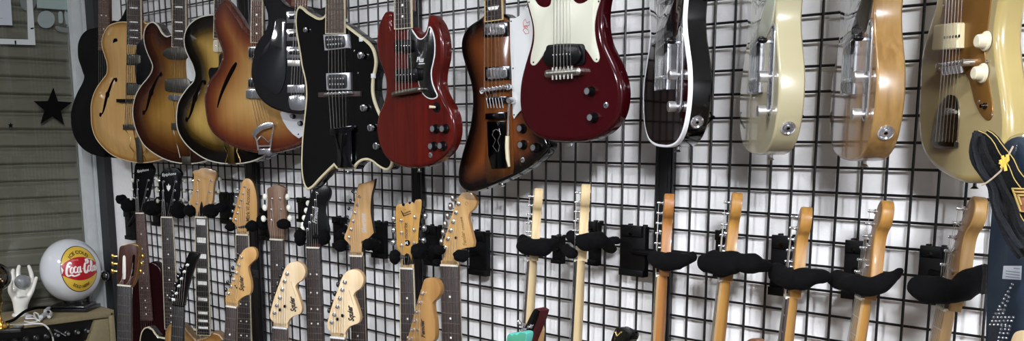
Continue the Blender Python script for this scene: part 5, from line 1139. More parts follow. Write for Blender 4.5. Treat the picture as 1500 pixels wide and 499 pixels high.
sticker('round_sticker', 'grey disc half hidden behind the paper notice frame', 'sticker', [(29, -12), (40, -14), (51, -6), (52.5, 6), (47, 15), (38, 15.5), (31, 10)], mat('grey_disc', '#6e7370', .6), .0006)
fr = Fr('notice_frame', 'white framed notice taped on the door glass, cut off by the corner', 'notice', O=(XG+.002, -.36, 1.9))
fr.root.location = onx((25, 30), XG+.002); O = fr.root.location.copy()
def gl(pp): return [(onx(p, XG+.002).y, onx(p, XG+.002).z) for p in pp]
def yz(mb, poly, x0, x1): q = ccw([p[:2] for p in poly]); mb.rings([[(x0, a-O.y, b-O.z) for a, b in q], [(x1, a-O.y, b-O.z) for a, b in q]])
for bar in ([(38, -30), (44.5, -30), (51, 66), (41, 58)], [(-60, 55), (41, 58), (51, 66), (-60, 63)]):
    mb = MB(); yz(mb, gl(bar), 0, .008); W(mb, 'frame_bar', mat('white_frame', '#c9cccc', .4), fr.root, smooth=False)
mb = MB(); yz(mb, gl([(-60, -30), (14, -30), (18, 37), (-60, 36)]), 0, .001); W(mb, 'paper', mat('notice_paper', '#b9c0c6', .7), fr.root, smooth=False)
mb = MB(); yz(mb, gl([(-60, 25.5), (4, 26.2), (4, 27), (-60, 26.2)]), .001, .0014); W(mb, 'printed_line', mat('pale_print', '#8a9097', .7), fr.root, smooth=False)
for bar in ([(20.4, 59.5), (22.2, 59.5), (22.5, 65), (20.8, 65)], [(43.5, 41), (48, 40.5), (48, 42.6), (44, 43)]):
    mb = MB(); yz(mb, gl(bar), .004, .011); W(mb, 'clip', MATBLACK, fr.root, smooth=False)
# ---- grid panels and upright posts
GRIDM = mat('black_powder_coat', '#08080b', .4)
def panel(label, x0, x1, zoff=0.0):
    F = Fr('display_grid', label, 'wire grid panel', O=(x0, 0, .05), group='black wire grid panels'); mb = MB()
    w = x1-x0; n = round(w/.05); zt = 2.5; r = .0028
    for i in range(n+1):
        x = i*.05 if n*.05 <= w+.01 else w*i/n
        mb.tube([(x, 0, 0), (x, zt, 0)], r if 0 < i < n else .0032, 6)
    z0 = (1.45+zoff-.05) % .05; z = z0
    while z < zt:
        mb.tube([(0, z, -.0042), (w, z, -.0042)], r, 6); z += .05
    for z in (0, zt): mb.tube([(0, z, 0), (w, z, 0)], .0032, 6)
    F.b(mb, 'wire_mesh', GRIDM); return F
panel('black wire grid panel behind the hollow-body guitars at the left', -1.945, -.995, .0)
panel('black wire grid panel behind the cherry red guitar, left of the middle post', -.92, -.04)
panel('black wire grid panel between the middle and the right-hand post', 0, .85)
panel('black wire grid panel right of the right-hand post', .8956, 1.80, .0027)
def post(label, x0, x1):
    F = Fr('upright_post', label, 'post', O=((x0+x1)/2, 0, 0), group='black upright posts of the grid'); mb = MB(); w = x1-x0
    mb.box(-w/2+.004, w/2-.004, 0, 2.6, -.016, .004, .001); F.b(mb, 'rail', mat('post_black', '#09090b', .35))
    mb = MB()
    for s in (-.28, .22): mb.box(w*s-.0012, w*s+.0012, .02, 2.58, .0038, .0052)
    F.b(mb, 'highlight_strip', mat('post_highlight', '#303036', .3, .5))  # lighter strips painted in for the vertical highlights along the rail
    for z in (.3, 1.05, 1.9):
        mb = MB(); mb.box(-w*.4, w*.4, z, z+.03, .004, .008, .001); mb.lathe((0, z+.015, .008), (0, 0, 1), [(.006, 0), (.005, .003), (0, .003)], 8); F.b(mb, 'clamp', DARKTRIM)
post('black upright post at the left, below the archtops', -.994, -.921); post('black upright post in the middle, below the cherry red guitar', -.042, .001); post('black upright post at the right, below the white-bound slab guitar', .849, .8965)
# ---- ceiling lamps of the room, above and behind the camera
for i, (x, y, e_) in enumerate(LAMPS):
    F = Fr('ceiling_light', 'round opal ceiling lamp', 'ceiling light', O=(x, y, ZC), group='round opal lamps on the ceiling')
    mb = MB(); mb.lathe((0, 0, 0), (0, -1, 0), [(.34, 0), (.34, .02), (.32, .03), (0, .03)], 28); F.b(mb, 'housing', mat('lamp_housing', '#d8d8d8', .5))
    mb = MB(); mb.lathe((0, -.03, 0), (0, -1, 0), [(.31, 0), (.305, .02), (.26, .045), (.14, .06), (0, .065)], 28); F.b(mb, 'diffuser', emis('lamp_diffuser_%d' % e_, '#f4f7ff', e_))
w = bpy.data.worlds.new('World'); SC.world = w; w.use_nodes = True
w.node_tree.nodes['Background'].inputs['Color'].default_value = (.5, .55, .6, 1); w.node_tree.nodes['Background'].inputs['Strength'].default_value = .3
# ---- camera
cd = bpy.data.cameras.new('camera'); co = bpy.data.objects.new('camera', cd); COL.objects.link(co); SC.camera = co
cd.sensor_width = 36; cd.sensor_fit = 'HORIZONTAL'; cd.lens = 36*FPX/1500; cd.shift_x = 0; cd.shift_y = (CY-249.5)/1500; cd.clip_start = .05
co.matrix_world = Matrix(((RT.x, UP.x, -FW.x, CAM.x), (RT.y, UP.y, -FW.y, CAM.y), (RT.z, UP.z, -FW.z, CAM.z), (0, 0, 0, 1)))
vsn = SC.view_settings; vsn.view_transform = 'Standard'; vsn.look = 'None'; vsn.gamma = 1; vsn.exposure = EXPO; vsn.use_curve_mapping = False
SC.display_settings.display_device = 'sRGB'
# ================================================================== amplifier and what stands on it
XA = -1.98                                   # plane of the amplifier's front
pc = onx((168, 454), XA); ZA = pc.z; yA = pc.y

A_ = Fr('guitar_amplifier', 'tan tolex guitar amplifier in the bottom left corner', 'amplifier', O=(XA, yA, 0), psi=90)
# local: a along +y from the right end, b up, h out of the front
TOLEX = mat('tan_tolex', '#85795a', .7, var=.08, vs=70, bump=.3, bs=500)
LA = .62; DA = .29
def pa(p, h=0): return A_.L(p, h)[:2]
mb = MB(); H0 = .42
# cabinet: slab with an open control-panel recess below the top
q0 = pa((168, 454)); 
mb.box(-LA, 0, ZA-.03, ZA, -DA, .0, .010); mb.box(-.028, 0, .0+H0, ZA-.0005, -DA, .0, .010); mb.box(-LA, -LA+.028, H0, ZA-.0005, -DA, 0, .010); mb.box(-LA, 0, H0, H0+.03, -DA, 0, .01); mb.box(-LA+.01, -.01, H0, ZA-.01, -DA, -DA+.02)
A_.b(mb, 'cabinet', TOLEX)
c1, c2, c3, c4 = [pa(p, -.03) for p in ((24, 493), (150, 464), (139, 484), (30, 520))]
zt = ZA-.034
mb = MB(); mb.box(-LA+.03, -.085, zt-.085, zt, -.05, -.028, .001)
cp = A_.b(mb, 'control_panel', mat('black_control_panel', '#0d0d0e', .35))
mb = MB(); mb.plate([(-.084, zt), (-.028, zt), (-.028, zt-.2), (-.17, zt-.2)], -.05, -.004, .003); mb.box(-LA+.03, -.1, H0+.03, zt-.095, -.05, -.006, .003)
A_.b(mb, 'front_panel', TOLEX)
SKIRT = mat('amp_knob', '#1b1b1c', .35)
for i in range(9):
    x = -.115-.042*i; kn = MB(); z = zt-.045
    kn.lathe((x, z, -.028), (0, 0, 1), [(.013, 0), (.0125, .004), (.0085, .006), (.008, .016), (.006, .017), (0, .017)], 16, 0, mis=[0, 0, 0, 0, 1, 1]); kn.m[-1] = 1; A_.b(kn, 'knob', [SKIRT, mat('dim_cap', '#4a4a48', .4, .6) if i > 3 else mat('pale_cap', '#8d8b84', .4, .3)], cp)
mb = MB(); mb.cyl((-.25, zt-.02, -.028), (-.21, zt-.05, -.01), .004, .003, 8); A_.b(mb, 'switch', CHROME, cp)
mb = MB()
for x in (-LA+.05, -.05):
    mb.box(x-.02, x+.02, .0, H0+.005, -DA+.02, -.03, .006)
mb.box(-LA+.03, -.03, .16, .2, -DA+.04, -.05, .004); A_.b(mb, 'stand', mat('black_stand', '#141414', .5))
def top(p): return onz(p, ZA)
# ---- lamp globe
gb = top((108, 453)); 
kz = pxm(gb); RG = 41.2*kz
G = Fr('advertising_globe', 'white glass globe with red and yellow soft-drink badge on the amplifier', 'globe lamp', O=(gb.x, gb.y, ZA), psi=45)
base = [(75, 452), (120, 442), (152, 448), (113, 462)]
PBK = mat('polished_black_base', '#0b0b0c', .2, coat=.4)
mb = MB(); mb.box(-.088, .088, 0, .016, -.075, .075, .006); mb.box(-.075, .075, .016, .026, -.062, .062, .005)
mb.lathe((0, .024, 0), (0, 1, 0), [(.05, 0), (.045, .006), (.040, .012), (.040, .03), (.046, .034), (.046, .042), (0, .042)], 28); A_g = G.b(mb, 'base', PBK)
cg = onplane((104, 394), gb, Vector(FW)); zc = cg.z
cl = G.loc(Vector((gb.x, gb.y, zc)))
mb = MB(); rr = []
RGv = RG*1.115
mb.ell((0, zc-ZA, 0), RG, RGv, RG, 48, 32); gm = G.b(mb, 'glass_globe', mat('opal_glass', '#cfd1d3', .12, coat=.6), sharp=180)
CG = Vector((gb.x, gb.y, zc))
# badge: mapped onto the sphere around the direction through its centre
def hit(p):
    d = ray(*p); o = CAM-CG; s = Vector((1, 1, RG/RGv)); d2 = Vector((d.x, d.y, d.z*s.z)); o2 = Vector((o.x, o.y, o.z*s.z))
    a = d2.dot(d2); b = 2*o2.dot(d2); c = o2.dot(o2)-RG*RG; D = b*b-4*a*c
    t = (-b-math.sqrt(max(0, D)))/(2*a); return CAM+d*t
nb = (hit((119, 393.5))-CG).normalized(); ub = Vector((0, 0, 1)).cross(nb).normalized(); vb = nb.cross(ub)
RB = 27.5*kz; RBV = 33*kz
def S(u, v, lift):
    d = Vector((0, 0, 0)); x, y = u*RB/RG, v*RBV/RG; r = math.hypot(x, y)
    dirv = nb if r < 1e-6 else nb*math.cos(r)+(ub*(x/r)+vb*(y/r))*math.sin(r)
    P = CG+Vector((dirv.x*RG, dirv.y*RG, dirv.z*RGv))+dirv*lift
    l = G.loc(P); return (l[0], l[1], l[2])
def decal(name, poly, m, lift, parent=None):
    poly = ccw(poly); n = len(poly); vs = [Vector(p) for p in poly]
    x0, x1 = min(p[0] for p in poly), max(p[0] for p in poly); y0, y1 = min(p[1] for p in poly), max(p[1] for p in poly)
    g = [(x0+.09*(i+.5), y0+.09*(j+.5)) for i in range(int((x1-x0)/.09)+1) for j in range(int((y1-y0)/.09)+1)]
    g = [p for p in g if inside(p, poly)]
    if g: d = edgedist(g, poly); g = [p for p, q in zip(g, d) if q > .04]
    ov, oe, of, *_ = geometry.delaunay_2d_cdt(vs+[Vector(p) for p in g], [(i, (i+1) % n) for i in range(n)], [], 0, 1e-6)
    al = [(v.x, v.y) for v in ov]; fs = []
    for f in of:
        f = list(f)
        if inside((sum(al[i][0] for i in f)/3, sum(al[i][1] for i in f)/3), poly): fs.append(f if area([al[i] for i in f]) > 0 else f[::-1])
    mb = MB(); mb.add([S(x, y, lift) for x, y in al], fs); return G.b(mb, name, m, parent or gm)
bd = decal('badge', circ((0, 0), 1, 48), mat('badge_rim', '#14110c', .3, coat=.3), .0006)
YEL = mat('badge_yellow', '#d8b440', .3, coat=.3); BRED = mat('badge_red', '#b01b26', .3, coat=.3); BWH = mat('badge_white', '#f0ece6', .35)
decal('badge_field', circ((0, 0), .955, 48), YEL, .0009, bd)
def arc(x0, x1, f, n=24): return [(x0+(x1-x0)*i/n, f(x0+(x1-x0)*i/n)) for i in range(n+1)]
sw = lambda x: math.sqrt(max(0, .955**2-x*x))
redp = arc(-.92, .92, lambda x: .42-.20*(x*x))+[(.86, 0)]+arc(.92, -.92, lambda x: -.42+.20*(x*x))
redp = [(-.93, .22)]+arc(-.85, .85, lambda x: .46-.3*x*x)+[(.93, .22), (.955, .1), (.955, -.1), (.93, -.22)]+arc(.85, -.85, lambda x: -.46+.3*x*x)+[(-.93, -.22), (-.955, -.1), (-.955, .1)]
decal('badge_band', redp, BRED, .0012, bd)
for s in (-1, 1): decal('badge_notch', [(s*.95, .17), (s*.955, 0), (s*.95, -.17), (s*.84, 0)], BWH, .0015, bd)
def word(st, cx, cy, w, hgt, m, arcR=0, name='badge_lettering', lift=.0016, shear=0, bold=.02):
    vs, fs, tw = textmesh(st, shear, bold); k = w/tw; mb = MB(); o = []
    for x, y in vs:
        X = x*k-w/2; Y = y*hgt
        if arcR:
            t = X/arcR if arcR > 0 else -X/arcR
            rad = abs(arcR)+(Y if arcR > 0 else -Y)
            if arcR > 0: o.append((cx+rad*math.sin(X/arcR), cy+rad*math.cos(X/arcR)))
            else: o.append((cx+rad*math.sin(X/-arcR), cy-rad*math.cos(X/-arcR)))
        else: o.append((cx+X, cy+Y))
    mb.add([S(x, y, lift) for x, y in o], fs); G.b(mb, name, m, bd)
INKB = mat('badge_ink', '#1a130a', .4)
word('ICE COLD', 0, 0, .98, .21, INKB, .60, bold=.03)
word('SOLD HERE', 0, 0, .98, .19, INKB, -.80, bold=.03)
word('DRINK', -.22, .31, .32, .09, mat('badge_pink', '#e08a80', .4))
def stroke(pts, w0=.05, k=.0):
    d = dens(pts, .03, closed=False); n = len(d); mb = MB(); L = []; Rr = []
    for i, p in enumerate(d):
        a = V2(d[max(0, i-1)]); b = V2(d[min(n-1, i+1)]); t = (b-a).normalized() if (b-a).length > 0 else V2((1, 0)); q = V2((-t.y, t.x)); w = w0*(.55+.75*abs(t.y))*min(1, .35+min(i, n-1-i)/3)
        L.append(V2(p)+q*w/2); Rr.append(V2(p)-q*w/2)
    mb.add([S(*p, .0019) for p in L]+[S(*p, .0019) for p in Rr], [[i, n+i, n+i+1, i+1] for i in range(n-1)]); G.b(mb, 'script_stroke', BWH, bd)
def loop(cx, cy, rx, ry, sh=.25): return [(cx+rx*math.cos(t)+sh*ry*math.sin(t), cy+ry*math.sin(t)) for t in [math.pi*.35+2*math.pi*i/12 for i in range(13)]]
stroke([(-.43, .20), (-.50, .27), (-.60, .20), (-.69, .02), (-.72, -.16), (-.64, -.25), (-.50, -.22), (-.36, -.27), (-.2, -.24), (-.08, -.20)], .085)
stroke(loop(-.45, -.04, .075, .115), .06)
stroke([(-.22, .05), (-.27, .09), (-.34, .02), (-.35, -.10), (-.28, -.15), (-.21, -.08)], .06)
stroke(loop(-.12, -.04, .07, .11), .06); stroke([(-.03, .10), (-.07, -.08), (-.04, -.14), (.02, -.08)], .06)
stroke([(.04, -.02), (.11, .0)], .05)
stroke([(.27, .24), (.34, .33), (.42, .28), (.36, .20), (.24, .18), (.16, .0), (.18, -.15), (.26, -.17), (.33, -.06)], .085)
stroke(loop(.42, -.02, .075, .115), .06)
stroke([(.52, -.02), (.62, .14), (.64, .26), (.58, .28), (.53, .05), (.54, -.12), (.60, -.14), (.65, -.06)], .06)
stroke(loop(.72, -.02, .065, .10), .06); stroke([(.80, .11), (.77, -.06), (.80, -.12), (.86, -.06)], .06)
stroke([(.24, .33), (.42, .37), (.60, .35), (.76, .33)], .045)
# ---- white hand sculpture with crystal ball
hb = top((27, 462)); kh = pxm(hb)
HN = Fr('hand_sculpture', 'white hand sculpture with raised fingers, holding the grey crystal ball', 'sculpture', O=(hb.x, hb.y, ZA), psi=63)
def hl(p, h=0): q = HN.L(p, h); return Vector((q[0], -h, q[1]))
vs = []; es = []; rad = []
def v_(p, r, h=0, fr=None):
    vs.append(hl(p, h)); rad.append(r*kh)
    if fr is not None: es.append((fr, len(vs)-1))
    return len(vs)-1
w0 = v_((30, 462.5), 10.5); w1 = v_((30, 450), 9.5, 0, w0); w2 = v_((29, 440), 9.5, 0, w1); pm = v_((30, 430), 10, -.004, w2)
def fing(seq, root):
    f = root
    for p, r, h in seq: f = v_(p, r, h, f)
fing([((22, 424), 5.0, -.022), ((19.5, 412), 3.6, -.042), ((18.5, 401), 3.0, -.048), ((19.5, 393), 2.2, -.044)], pm)
fing([((28, 422), 5.0, -.030), ((26.5, 406), 3.9, -.052), ((26.5, 396), 3.4, -.056), ((28.5, 387.5), 2.4, -.05)], pm)
fing([((38, 426), 5.0, -.022), ((47.5, 410), 3.5, -.034), ((45.5, 399), 3.1, -.036), ((41.5, 387.5), 2.3, -.032)], pm)
fing([((41, 436), 4.6, -.008), ((47.5, 424), 3.4, -.010), ((51, 413), 3.0, -.012), ((53.8, 404.5), 2.2, -.010)], w2)
fing([((20, 434), 5.0, .014), ((15, 426), 3.8, .026), ((15, 417), 3.2, .032), ((18, 410), 2.3, .034)], w2)
me = bpy.data.meshes.new('hand'); me.from_pydata(vs, es, []); ho = bpy.data.objects.new('hand', me); COL.objects.link(ho)
sk = ho.modifiers.new('skin', 'SKIN')
for i, sv in enumerate(me.skin_vertices[0].data): sv.radius = (rad[i], rad[i]); sv.use_root = (i == 0)
ss = ho.modifiers.new('sub', 'SUBSURF'); ss.levels = 2; ss.render_levels = 2
bpy.context.view_layer.update(); m2 = mesh_of(ho); COL.objects.unlink(ho); bpy.data.objects.remove(ho)
m2.name = 'hand'; m2.materials.clear(); m2.materials.append(mat('white_ceramic', '#e2e0d6', .3, coat=.3)); m2.polygons.foreach_set('use_smooth', [True]*len(m2.polygons))
ho = bpy.data.objects.new('hand', m2); COL.objects.link(ho); ho.parent = HN.root
mb = MB(); a, b = HN.L((30, 462))[:2]; mb.lathe((a, 0, 0), (0, 1, 0), [(11*kh, 0), (11.5*kh, .004), (10.5*kh, .01), (9*kh, .012), (0, .012)], 24); HN.b(mb, 'wrist_base', mat('white_ceramic', '#d2d0c4', .3))
BALL = Fr('crystal_ball', 'grey translucent ball cupped in the white hand sculpture', 'ball', O=hb+HN.u*0+Vector((0, 0, 0)), psi=63)
a, b = HN.L((32.5, 413))[:2]
BALL.root.location = HN.O+HN.u*a+Vector((0, 0, b))+HN.n*(-.008)
mb = MB(); mb.ell((0, 0, 0), 11*kh, 11*kh, 11*kh, 28, 18); BALL.b(mb, 'ball', mat('smoky_crystal', '#7b7d7e', .08, coat=.8), sharp=180)
# ---- brass and glass lamp at the picture's edge
lb = top((2, 484)); kl = pxm(lb)
LP = Fr('glass_lamp', 'brass and glass ornament lamp, cut off by the left edge', 'lamp', O=(lb.x, lb.y, ZA), psi=63)
LPp = lambda p, h=0: LP.L(p, h)[:2]
mb = MB(); mb.box(-34*kl, 28*kl, 0, .012, -.05, .05, .003); LP.b(mb, 'base_plate', PBK)
mb = MB(); z_ = lambda y: LPp((2, y))[1]
mb.lathe((0, .01, 0), (0, 1, 0), [(.022, 0), (.02, .006), (.009, .01), (.006, .022), (.011, .03), (.005, .038), (.0045, .06), (.009, .068), (.005, .074), (.008, .09), (.014, .1), (.012, .104), (0, .104)], 18); LP.b(mb, 'stem', GOLD)
mb = MB()
for i in range(5):
    t = 2*math.pi*i/5; mb.tube([(.005*math.cos(t), .02, .005*math.sin(t)), (.026*math.cos(t), .028, .026*math.sin(t)), (.032*math.cos(t), .016, .032*math.sin(t)), (.04*math.cos(t), .013, .04*math.sin(t))], .0035, 6)
LP.b(mb, 'scroll_feet', GOLD)
yc = z_(405); rg = 20*kl
mb = MB(); mb.ell((0, yc, 0), rg, rg*1.02, rg, 28, 18); LP.b(mb, 'glass_globe', glassmat('clear_glass', '#b9ad98', .16), sharp=180)
mb = MB(); mb.lathe((0, .11, 0), (0, 1, 0), [(.012, 0), (.016, .01), (.012, .03), (.02, .045), (.016, .06), (.024, .075), (.012, .09), (.004, .1), (0, .1)], 14); LP.b(mb, 'inner_ornament', mat('dark_brass', '#5b4a2a', .35, .8))
# ---- cables on the amplifier
def cable(name, label, pts, r, m, lift=None):
    c = top(pts[0][:2]); F = Fr(name, label, 'cable', O=(c.x, c.y, ZA))
    P = []
    for p in pts:
        z = p[2]; q = onz(p[:2], ZA+z) if len(p) < 4 else onx(p[:2], XA+p[3]); P.append(F.loc(q))
    # smooth in space
    n = len(P); out = []
    for i in range(n-1):
        p0, p1, p2, p3 = [Vector(P[max(0, min(n-1, i+k))]) for k in (-1, 0, 1, 2)]
        for j in range(6):
            t = j/6; out.append(.5*((2*p1)+(p2-p0)*t+(2*p0-5*p1+4*p2-p3)*t*t+(3*p1-p0-3*p2+p3)*t**3))
    out.append(Vector(P[-1])); mb = MB(); mb.tube([tuple(p) for p in out], r, 8); F.b(mb, 'cord', m); return F
WC = mat('white_cable', '#d9d9d4', .45)
cable('power_cable', 'white cable lying across the amplifier top and hanging over its front', [(8, 476, .003), (25, 476, .003), (42, 474.5, .003), (56, 473.5, .003), (64, 475, .003), (71, 481, .004), (76, 490, 0, .006), (78, 500, 0, .006), (79, 520, 0, .006)], .0034, WC)
E2 = cable('earphones', 'tangle of white earphone cable and plugs on the amplifier', [(36, 470, .003), (45, 472, .003), (55, 470, .004), (50, 466, .006), (38, 466, .006), (40, 461, .008), (50, 463, .010), (58, 470, .006), (56, 460, .016), (50, 458, .018), (54, 468, .01), (62, 466, .01), (64, 458, .016), (70, 453, .02), (76, 459, .012), (72, 465, .006), (66, 456, .02)], .0032, WC)
for p, q, r in (((38, 465, .008), (46, 462, .012), .010), ((60, 464, .014), (68, 459, .016), .011), ((66, 455, .022), (73, 450, .026), .008), ((72, 464, .008), (76, 458, .012), .009)):
    a = E2.loc(onz(p[:2], ZA+p[2])); b = E2.loc(onz(q[:2], ZA+q[2])); mb = MB(); mb.tube([a, tuple(Vector(a).lerp(Vector(b), .6)), b], [r*.8, r, r*.55], 10); E2.b(mb, 'plug', mat('pale_plug', '#c5c6c8', .3, .1))
cable('black_cord', 'thick black cord arching over the amplifier top', [(9, 472, .006), (20, 468, .012), (28, 462, .022), (38, 455, .03), (52, 451, .026), (64, 450, .014), (80, 449, .008)], .0062, MATBLACK)
# ---- glass door knob beside the globe
kp = onx((150, 402), XL+.016)
K = Fr('door_knob', 'small clear glass knob on the pale door frame, right of the globe', 'door knob', O=(XL+.014, kp.y, kp.z), psi=90)
mb = MB(); mb.lathe((0, 0, 0), (0, 0, 1), [(.02, 0), (.019, .004), (.008, .007), (.007, .026), (.012, .03), (0, .03)], 18); K.b(mb, 'rose', CHROME)
mb = MB(); mb.ell((0, 0, .05), .026, .026, .022, 20, 12); K.b(mb, 'glass_grip', glassmat('knob_glass', '#b9bdb8', .2), sharp=180)
# ================================================================== straps at the right edge
SO = onwall((1470, 330), .40)
T = Fr('guitar_strap', 'bundle of folded black straps with yellow edge stitching, tied with a yellow twist', 'guitar strap', O=SO, psi=-10)
NYL = mat('black_nylon_webbing', '#060709', .8, spec=.2, bump=.8, bs=300); YST = mat('yellow_stitching', '#a88f4c', .7)
def ribbon(F, name, ctr, w, th, m, h0=0.0, hs=None, parent=None, edge=None):
    """flat strap along pixel centres; w in pixels"""
    d = dens([F.L(p, h0)[:2] for p in ctr], .008, closed=False); n = len(d); k = pxm(F.O); mb = MB(); mb2 = MB(); rs = []; ed = []
    for i, p in enumerate(d):
        a = V2(d[max(0, i-1)]); b = V2(d[min(n-1, i+1)]); t = (b-a).normalized(); q = V2((-t.y, t.x)); u = i/(n-1)
        ww = (w if not isinstance(w, (list, tuple)) else w[0]+(w[1]-w[0])*u)*k/2; hh = h0+(0 if hs is None else hs[0]+(hs[1]-hs[0])*u)+.0025*math.sin(u*19+h0*900)
        P = V2(p); rs.append([(*(P+q*ww), hh-th/2), (*(P-q*ww), hh-th/2), (*(P-q*ww), hh+th/2), (*(P+q*ww), hh+th/2)]); ed.append([(*(P+q*ww*.9), hh+th/2), (*(P-q*ww*.9), hh+th/2)])
    mb.rings(rs); o = F.b(mb, name, m, parent)
    if edge:
        for s in (0, 1):
            if edge in ('both', s): m3 = MB(); m3.tube([e[s] for e in ed], .0008, 5); F.b(m3, 'stitched_edge', YST, o)
    return o
wide = ribbon(T, 'wide_strap', [(1432, 198), (1440, 202), (1452, 216), (1464, 236), (1478, 262), (1494, 290), (1512, 320)], [16, 22], .004, NYL, .010, edge='both')
wide2 = ribbon(T, 'wide_strap', [(1443, 196), (1456, 206), (1468, 222), (1482, 246), (1498, 274), (1514, 300)], [14, 26], .004, mat('navy_black_webbing', '#080b11', .8, spec=.2), .004, edge='both')
for i, (c, w_) in enumerate([([(1431, 192), (1425.5, 205), (1425, 222), (1430, 240), (1440, 258), (1451, 274), (1456, 292), (1462, 318), (1474, 345), (1496, 378)], 6), ([(1432, 193), (1429, 208), (1430, 224), (1436, 242), (1447, 260), (1457, 276), (1464, 296), (1472, 322), (1486, 350), (1506, 376)], 6), ([(1433, 195), (1434, 210), (1437, 226), (1443, 242), (1452, 258), (1463, 276), (1472, 298), (1480, 322), (1494, 346), (1512, 366)], 7), ([(1436, 200), (1441, 216), (1448, 234), (1456, 250), (1467, 268), (1479, 292), (1489, 318), (1500, 340), (1516, 358)], 7), ([(1430, 194), (1427, 214), (1432, 234), (1444, 256), (1454, 272), (1460, 296), (1466, 316), (1480, 342), (1498, 362)], 4)]):
    ribbon(T, 'folded_strap', c, w_*.82, .010, NYL if i % 2 else mat('grey_black_webbing', '#14171b', .75, spec=.25, bump=.8, bs=300), .018+.010*i, edge=(0 if i in (0, 1, 3) else None))
mb = MB(); mb.tube([(*T.L(p, .07)[:2], .07) for p in ((1438, 271), (1446, 267), (1455, 260), (1466, 250), (1474, 233), (1484, 214))], .0012, 6); T.b(mb, 'wire_tie', mat('pale_wire', '#c8b9a0', .4, .5))
mb = MB()
for pp in ([(1465, 238), (1470, 240), (1475, 230)], [(1467, 245), (1472, 241), (1477, 234), (1476, 226)], [(1469, 228), (1472, 238), (1474, 250)], [(1466, 234), (1470, 244)]):
    mb.tube([(*T.L(p, .072)[:2], .073) for p in pp], .0021, 6)
T.b(mb, 'yellow_twist', mat('yellow_wool', '#c8a640', .8))
BR = wood('brown_leather_end', '#7d4f38', '#94634a', .5)
plate(T, 'leather_patch', [(1483, 276), (1512, 277), (1516, 310), (1496, 309), (1492, 296)], .012, .016, BR, .001, smooth=False)
mb = MB()
for pp in ([(1482, 276), (1512, 277)], [(1486, 281), (1512, 282)], [(1491, 286), (1512, 286)], [(1483, 276), (1495, 309), (1514, 311)], [(1491, 286), (1496, 300)]):
    mb.tube([(*T.L(p, .018)[:2], .018) for p in pp], .0014, 5)
T.b(mb, 'stitching', YST)
B_ = Fr('guitar_strap', 'blue-black strap with silver star studs and white label in clear plastic sleeve', 'guitar strap', O=onwall((1470, 340), .36), psi=-10)
NAVY = mat('navy_strap_leather', '#14283b', .6, var=.2, vs=14)
sp = [(1445, 515, 1), (1446, 480), (1448, 420), (1451, 360), (1454, 315), (1457, 280), (1462, 245), (1468, 220), (1478, 206), (1490, 200.5), (1504, 201), (1520, 212), (1530, 240), (1528, 300), (1514, 400), (1502, 515, 1)]
plate(B_, 'strap', sp, -.004, .0, NAVY, .0012)
plate(B_, 'label', [(1470.5, 389), (1497, 389), (1496, 409.5), (1468.5, 408)], .0, .0012, mat('white_label', '#dfe1e4', .5), .0003, smooth=False)
lb_ = B_.root.children[-1]
for y in (392.5, 396.5, 400.5, 404.5):
    mb = MB(); a, b = B_.L((1473 if y > 393 else 1485, y), .0014), B_.L((1494, y+.2), .0014); mb.box(a[0], b[0], a[1]-.0006, a[1]+.0006, .001, .0016); B_.b(mb, 'print_line', mat('grey_print', '#9096a0', .6), lb_)
studs = [(1482.2, 416.5), (1479.3, 421.5), (1476.2, 427), (1473, 432.2), (1477, 435), (1470.5, 437.5), (1475.2, 440.8), (1468.2, 443.3), (1472.5, 447.4), (1464, 448.5), (1462, 453.5), (1466.3, 453.5), (1470.3, 453.6), (1458.2, 459), (1463, 459), (1468.8, 458.5)]
for r_, (x0, y0, n_) in enumerate([(1455.3, 464.6, 6), (1453, 470, 6), (1450, 475.3, 5)]):
    for i in range(n_): studs.append((x0+5.7*i, y0-.05*i))
studs += [(1467, 477), (1473, 477.3), (1478.5, 477.5), (1466, 482), (1472, 482), (1477.5, 482.5), (1464.5, 487.3), (1470, 488), (1475.7, 488), (1463, 494), (1469, 494.5), (1474, 495), (1462, 499), (1467, 500), (1472.5, 501)]
for p in studs:
    a = B_.L(p, .001); mb = MB(); mb.lathe((a[0], a[1], -.0003), (0, 0, 1), [(.0026, 0), (.0022, .0012), (.0012, .002), (0, .0022)], 10); B_.b(mb, 'stud', CHROME)
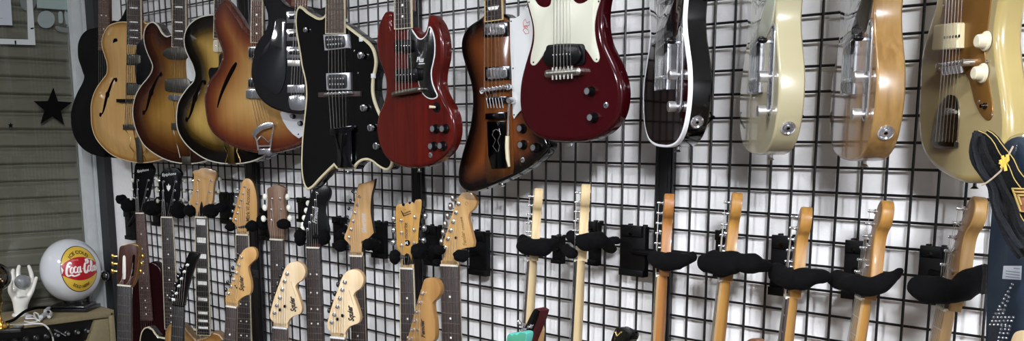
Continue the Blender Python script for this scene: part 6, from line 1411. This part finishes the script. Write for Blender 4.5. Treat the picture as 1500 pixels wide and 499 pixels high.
# thin clear sleeve: front and back film with sealed, crinkled rims
sl = [(1434, 515, 1), (1436, 450), (1439, 380), (1443, 330), (1448, 285), (1456, 243), (1468, 214), (1480, 200), (1506, 194), (1526, 205), (1538, 240), (1534, 310), (1518, 420), (1509, 515, 1)]
q = ccw(dens(B_.LL(sl), .012)); mb = MB(); n = len(q)
ins = inset(q, .010)
def crk(p, h, a): return (p[0], p[1], h+a*noise.noise(Vector((p[0]*55, p[1]*55, h*100))))
mb.rings([[crk(p, -.007, .004) for p in ins], [crk(p, -.002, .003) for p in q], [crk(p, -.001, .003) for p in q], [crk(p, .005, .004) for p in ins]])
B_.b(mb, 'clear_sleeve', glassmat('clear_film', '#f4f5f6', .055, .1))
mb = MB(); mb.lathe((0, .0, 0), (0, 0, 1), [(.001, 0), (.001, .001)], 6)
# hook beyond the picture's right edge that carries both straps
w_ = onplane((1545, 230), B_.O, B_.n); K2 = Fr('grid_hook', 'long chrome hook beyond the right edge carrying the straps', 'hook', O=(w_.x, -.002, w_.z))
l = K2.loc(w_); mb = MB(); mb.tube([(0, 0, -.004), (0, -.004, l[2]*.5), (0, -.004, l[2]+.06), (0, .012, l[2]+.07)], .003, 8); K2.b(mb, 'prong', CHROME); mb = MB(); mb.box(-.02, .02, -.03, .03, .002, .006, .001); K2.b(mb, 'backplate', CHROME)
# small black cable ties behind the slab guitars
for i, (a, b, c, lb) in enumerate([((1030, 188), (1044, 171.5), (1040, 164), 'black cable tie on the grid right of the white-bound slab guitar'), ((1167, 184), (1174, 170.5), (1170, 163), 'black cable tie on the grid right of the cream slab guitar'), ((1300, 214), (1304.5, 207), (1303, 202), 'black cable tie on the grid right of the natural slab guitar')]):
    P = [onwall(p, .008) for p in (a, b, c)]; K3 = Fr('cable_tie', lb, 'cable tie', O=P[1], group='black cable ties')
    mb = MB(); mb.tube([K3.loc(p) for p in P], .002, 6); mb.ell(K3.loc(P[1]), .006, .004, .004, 8, 6); K3.b(mb, 'tie', MATBLACK)
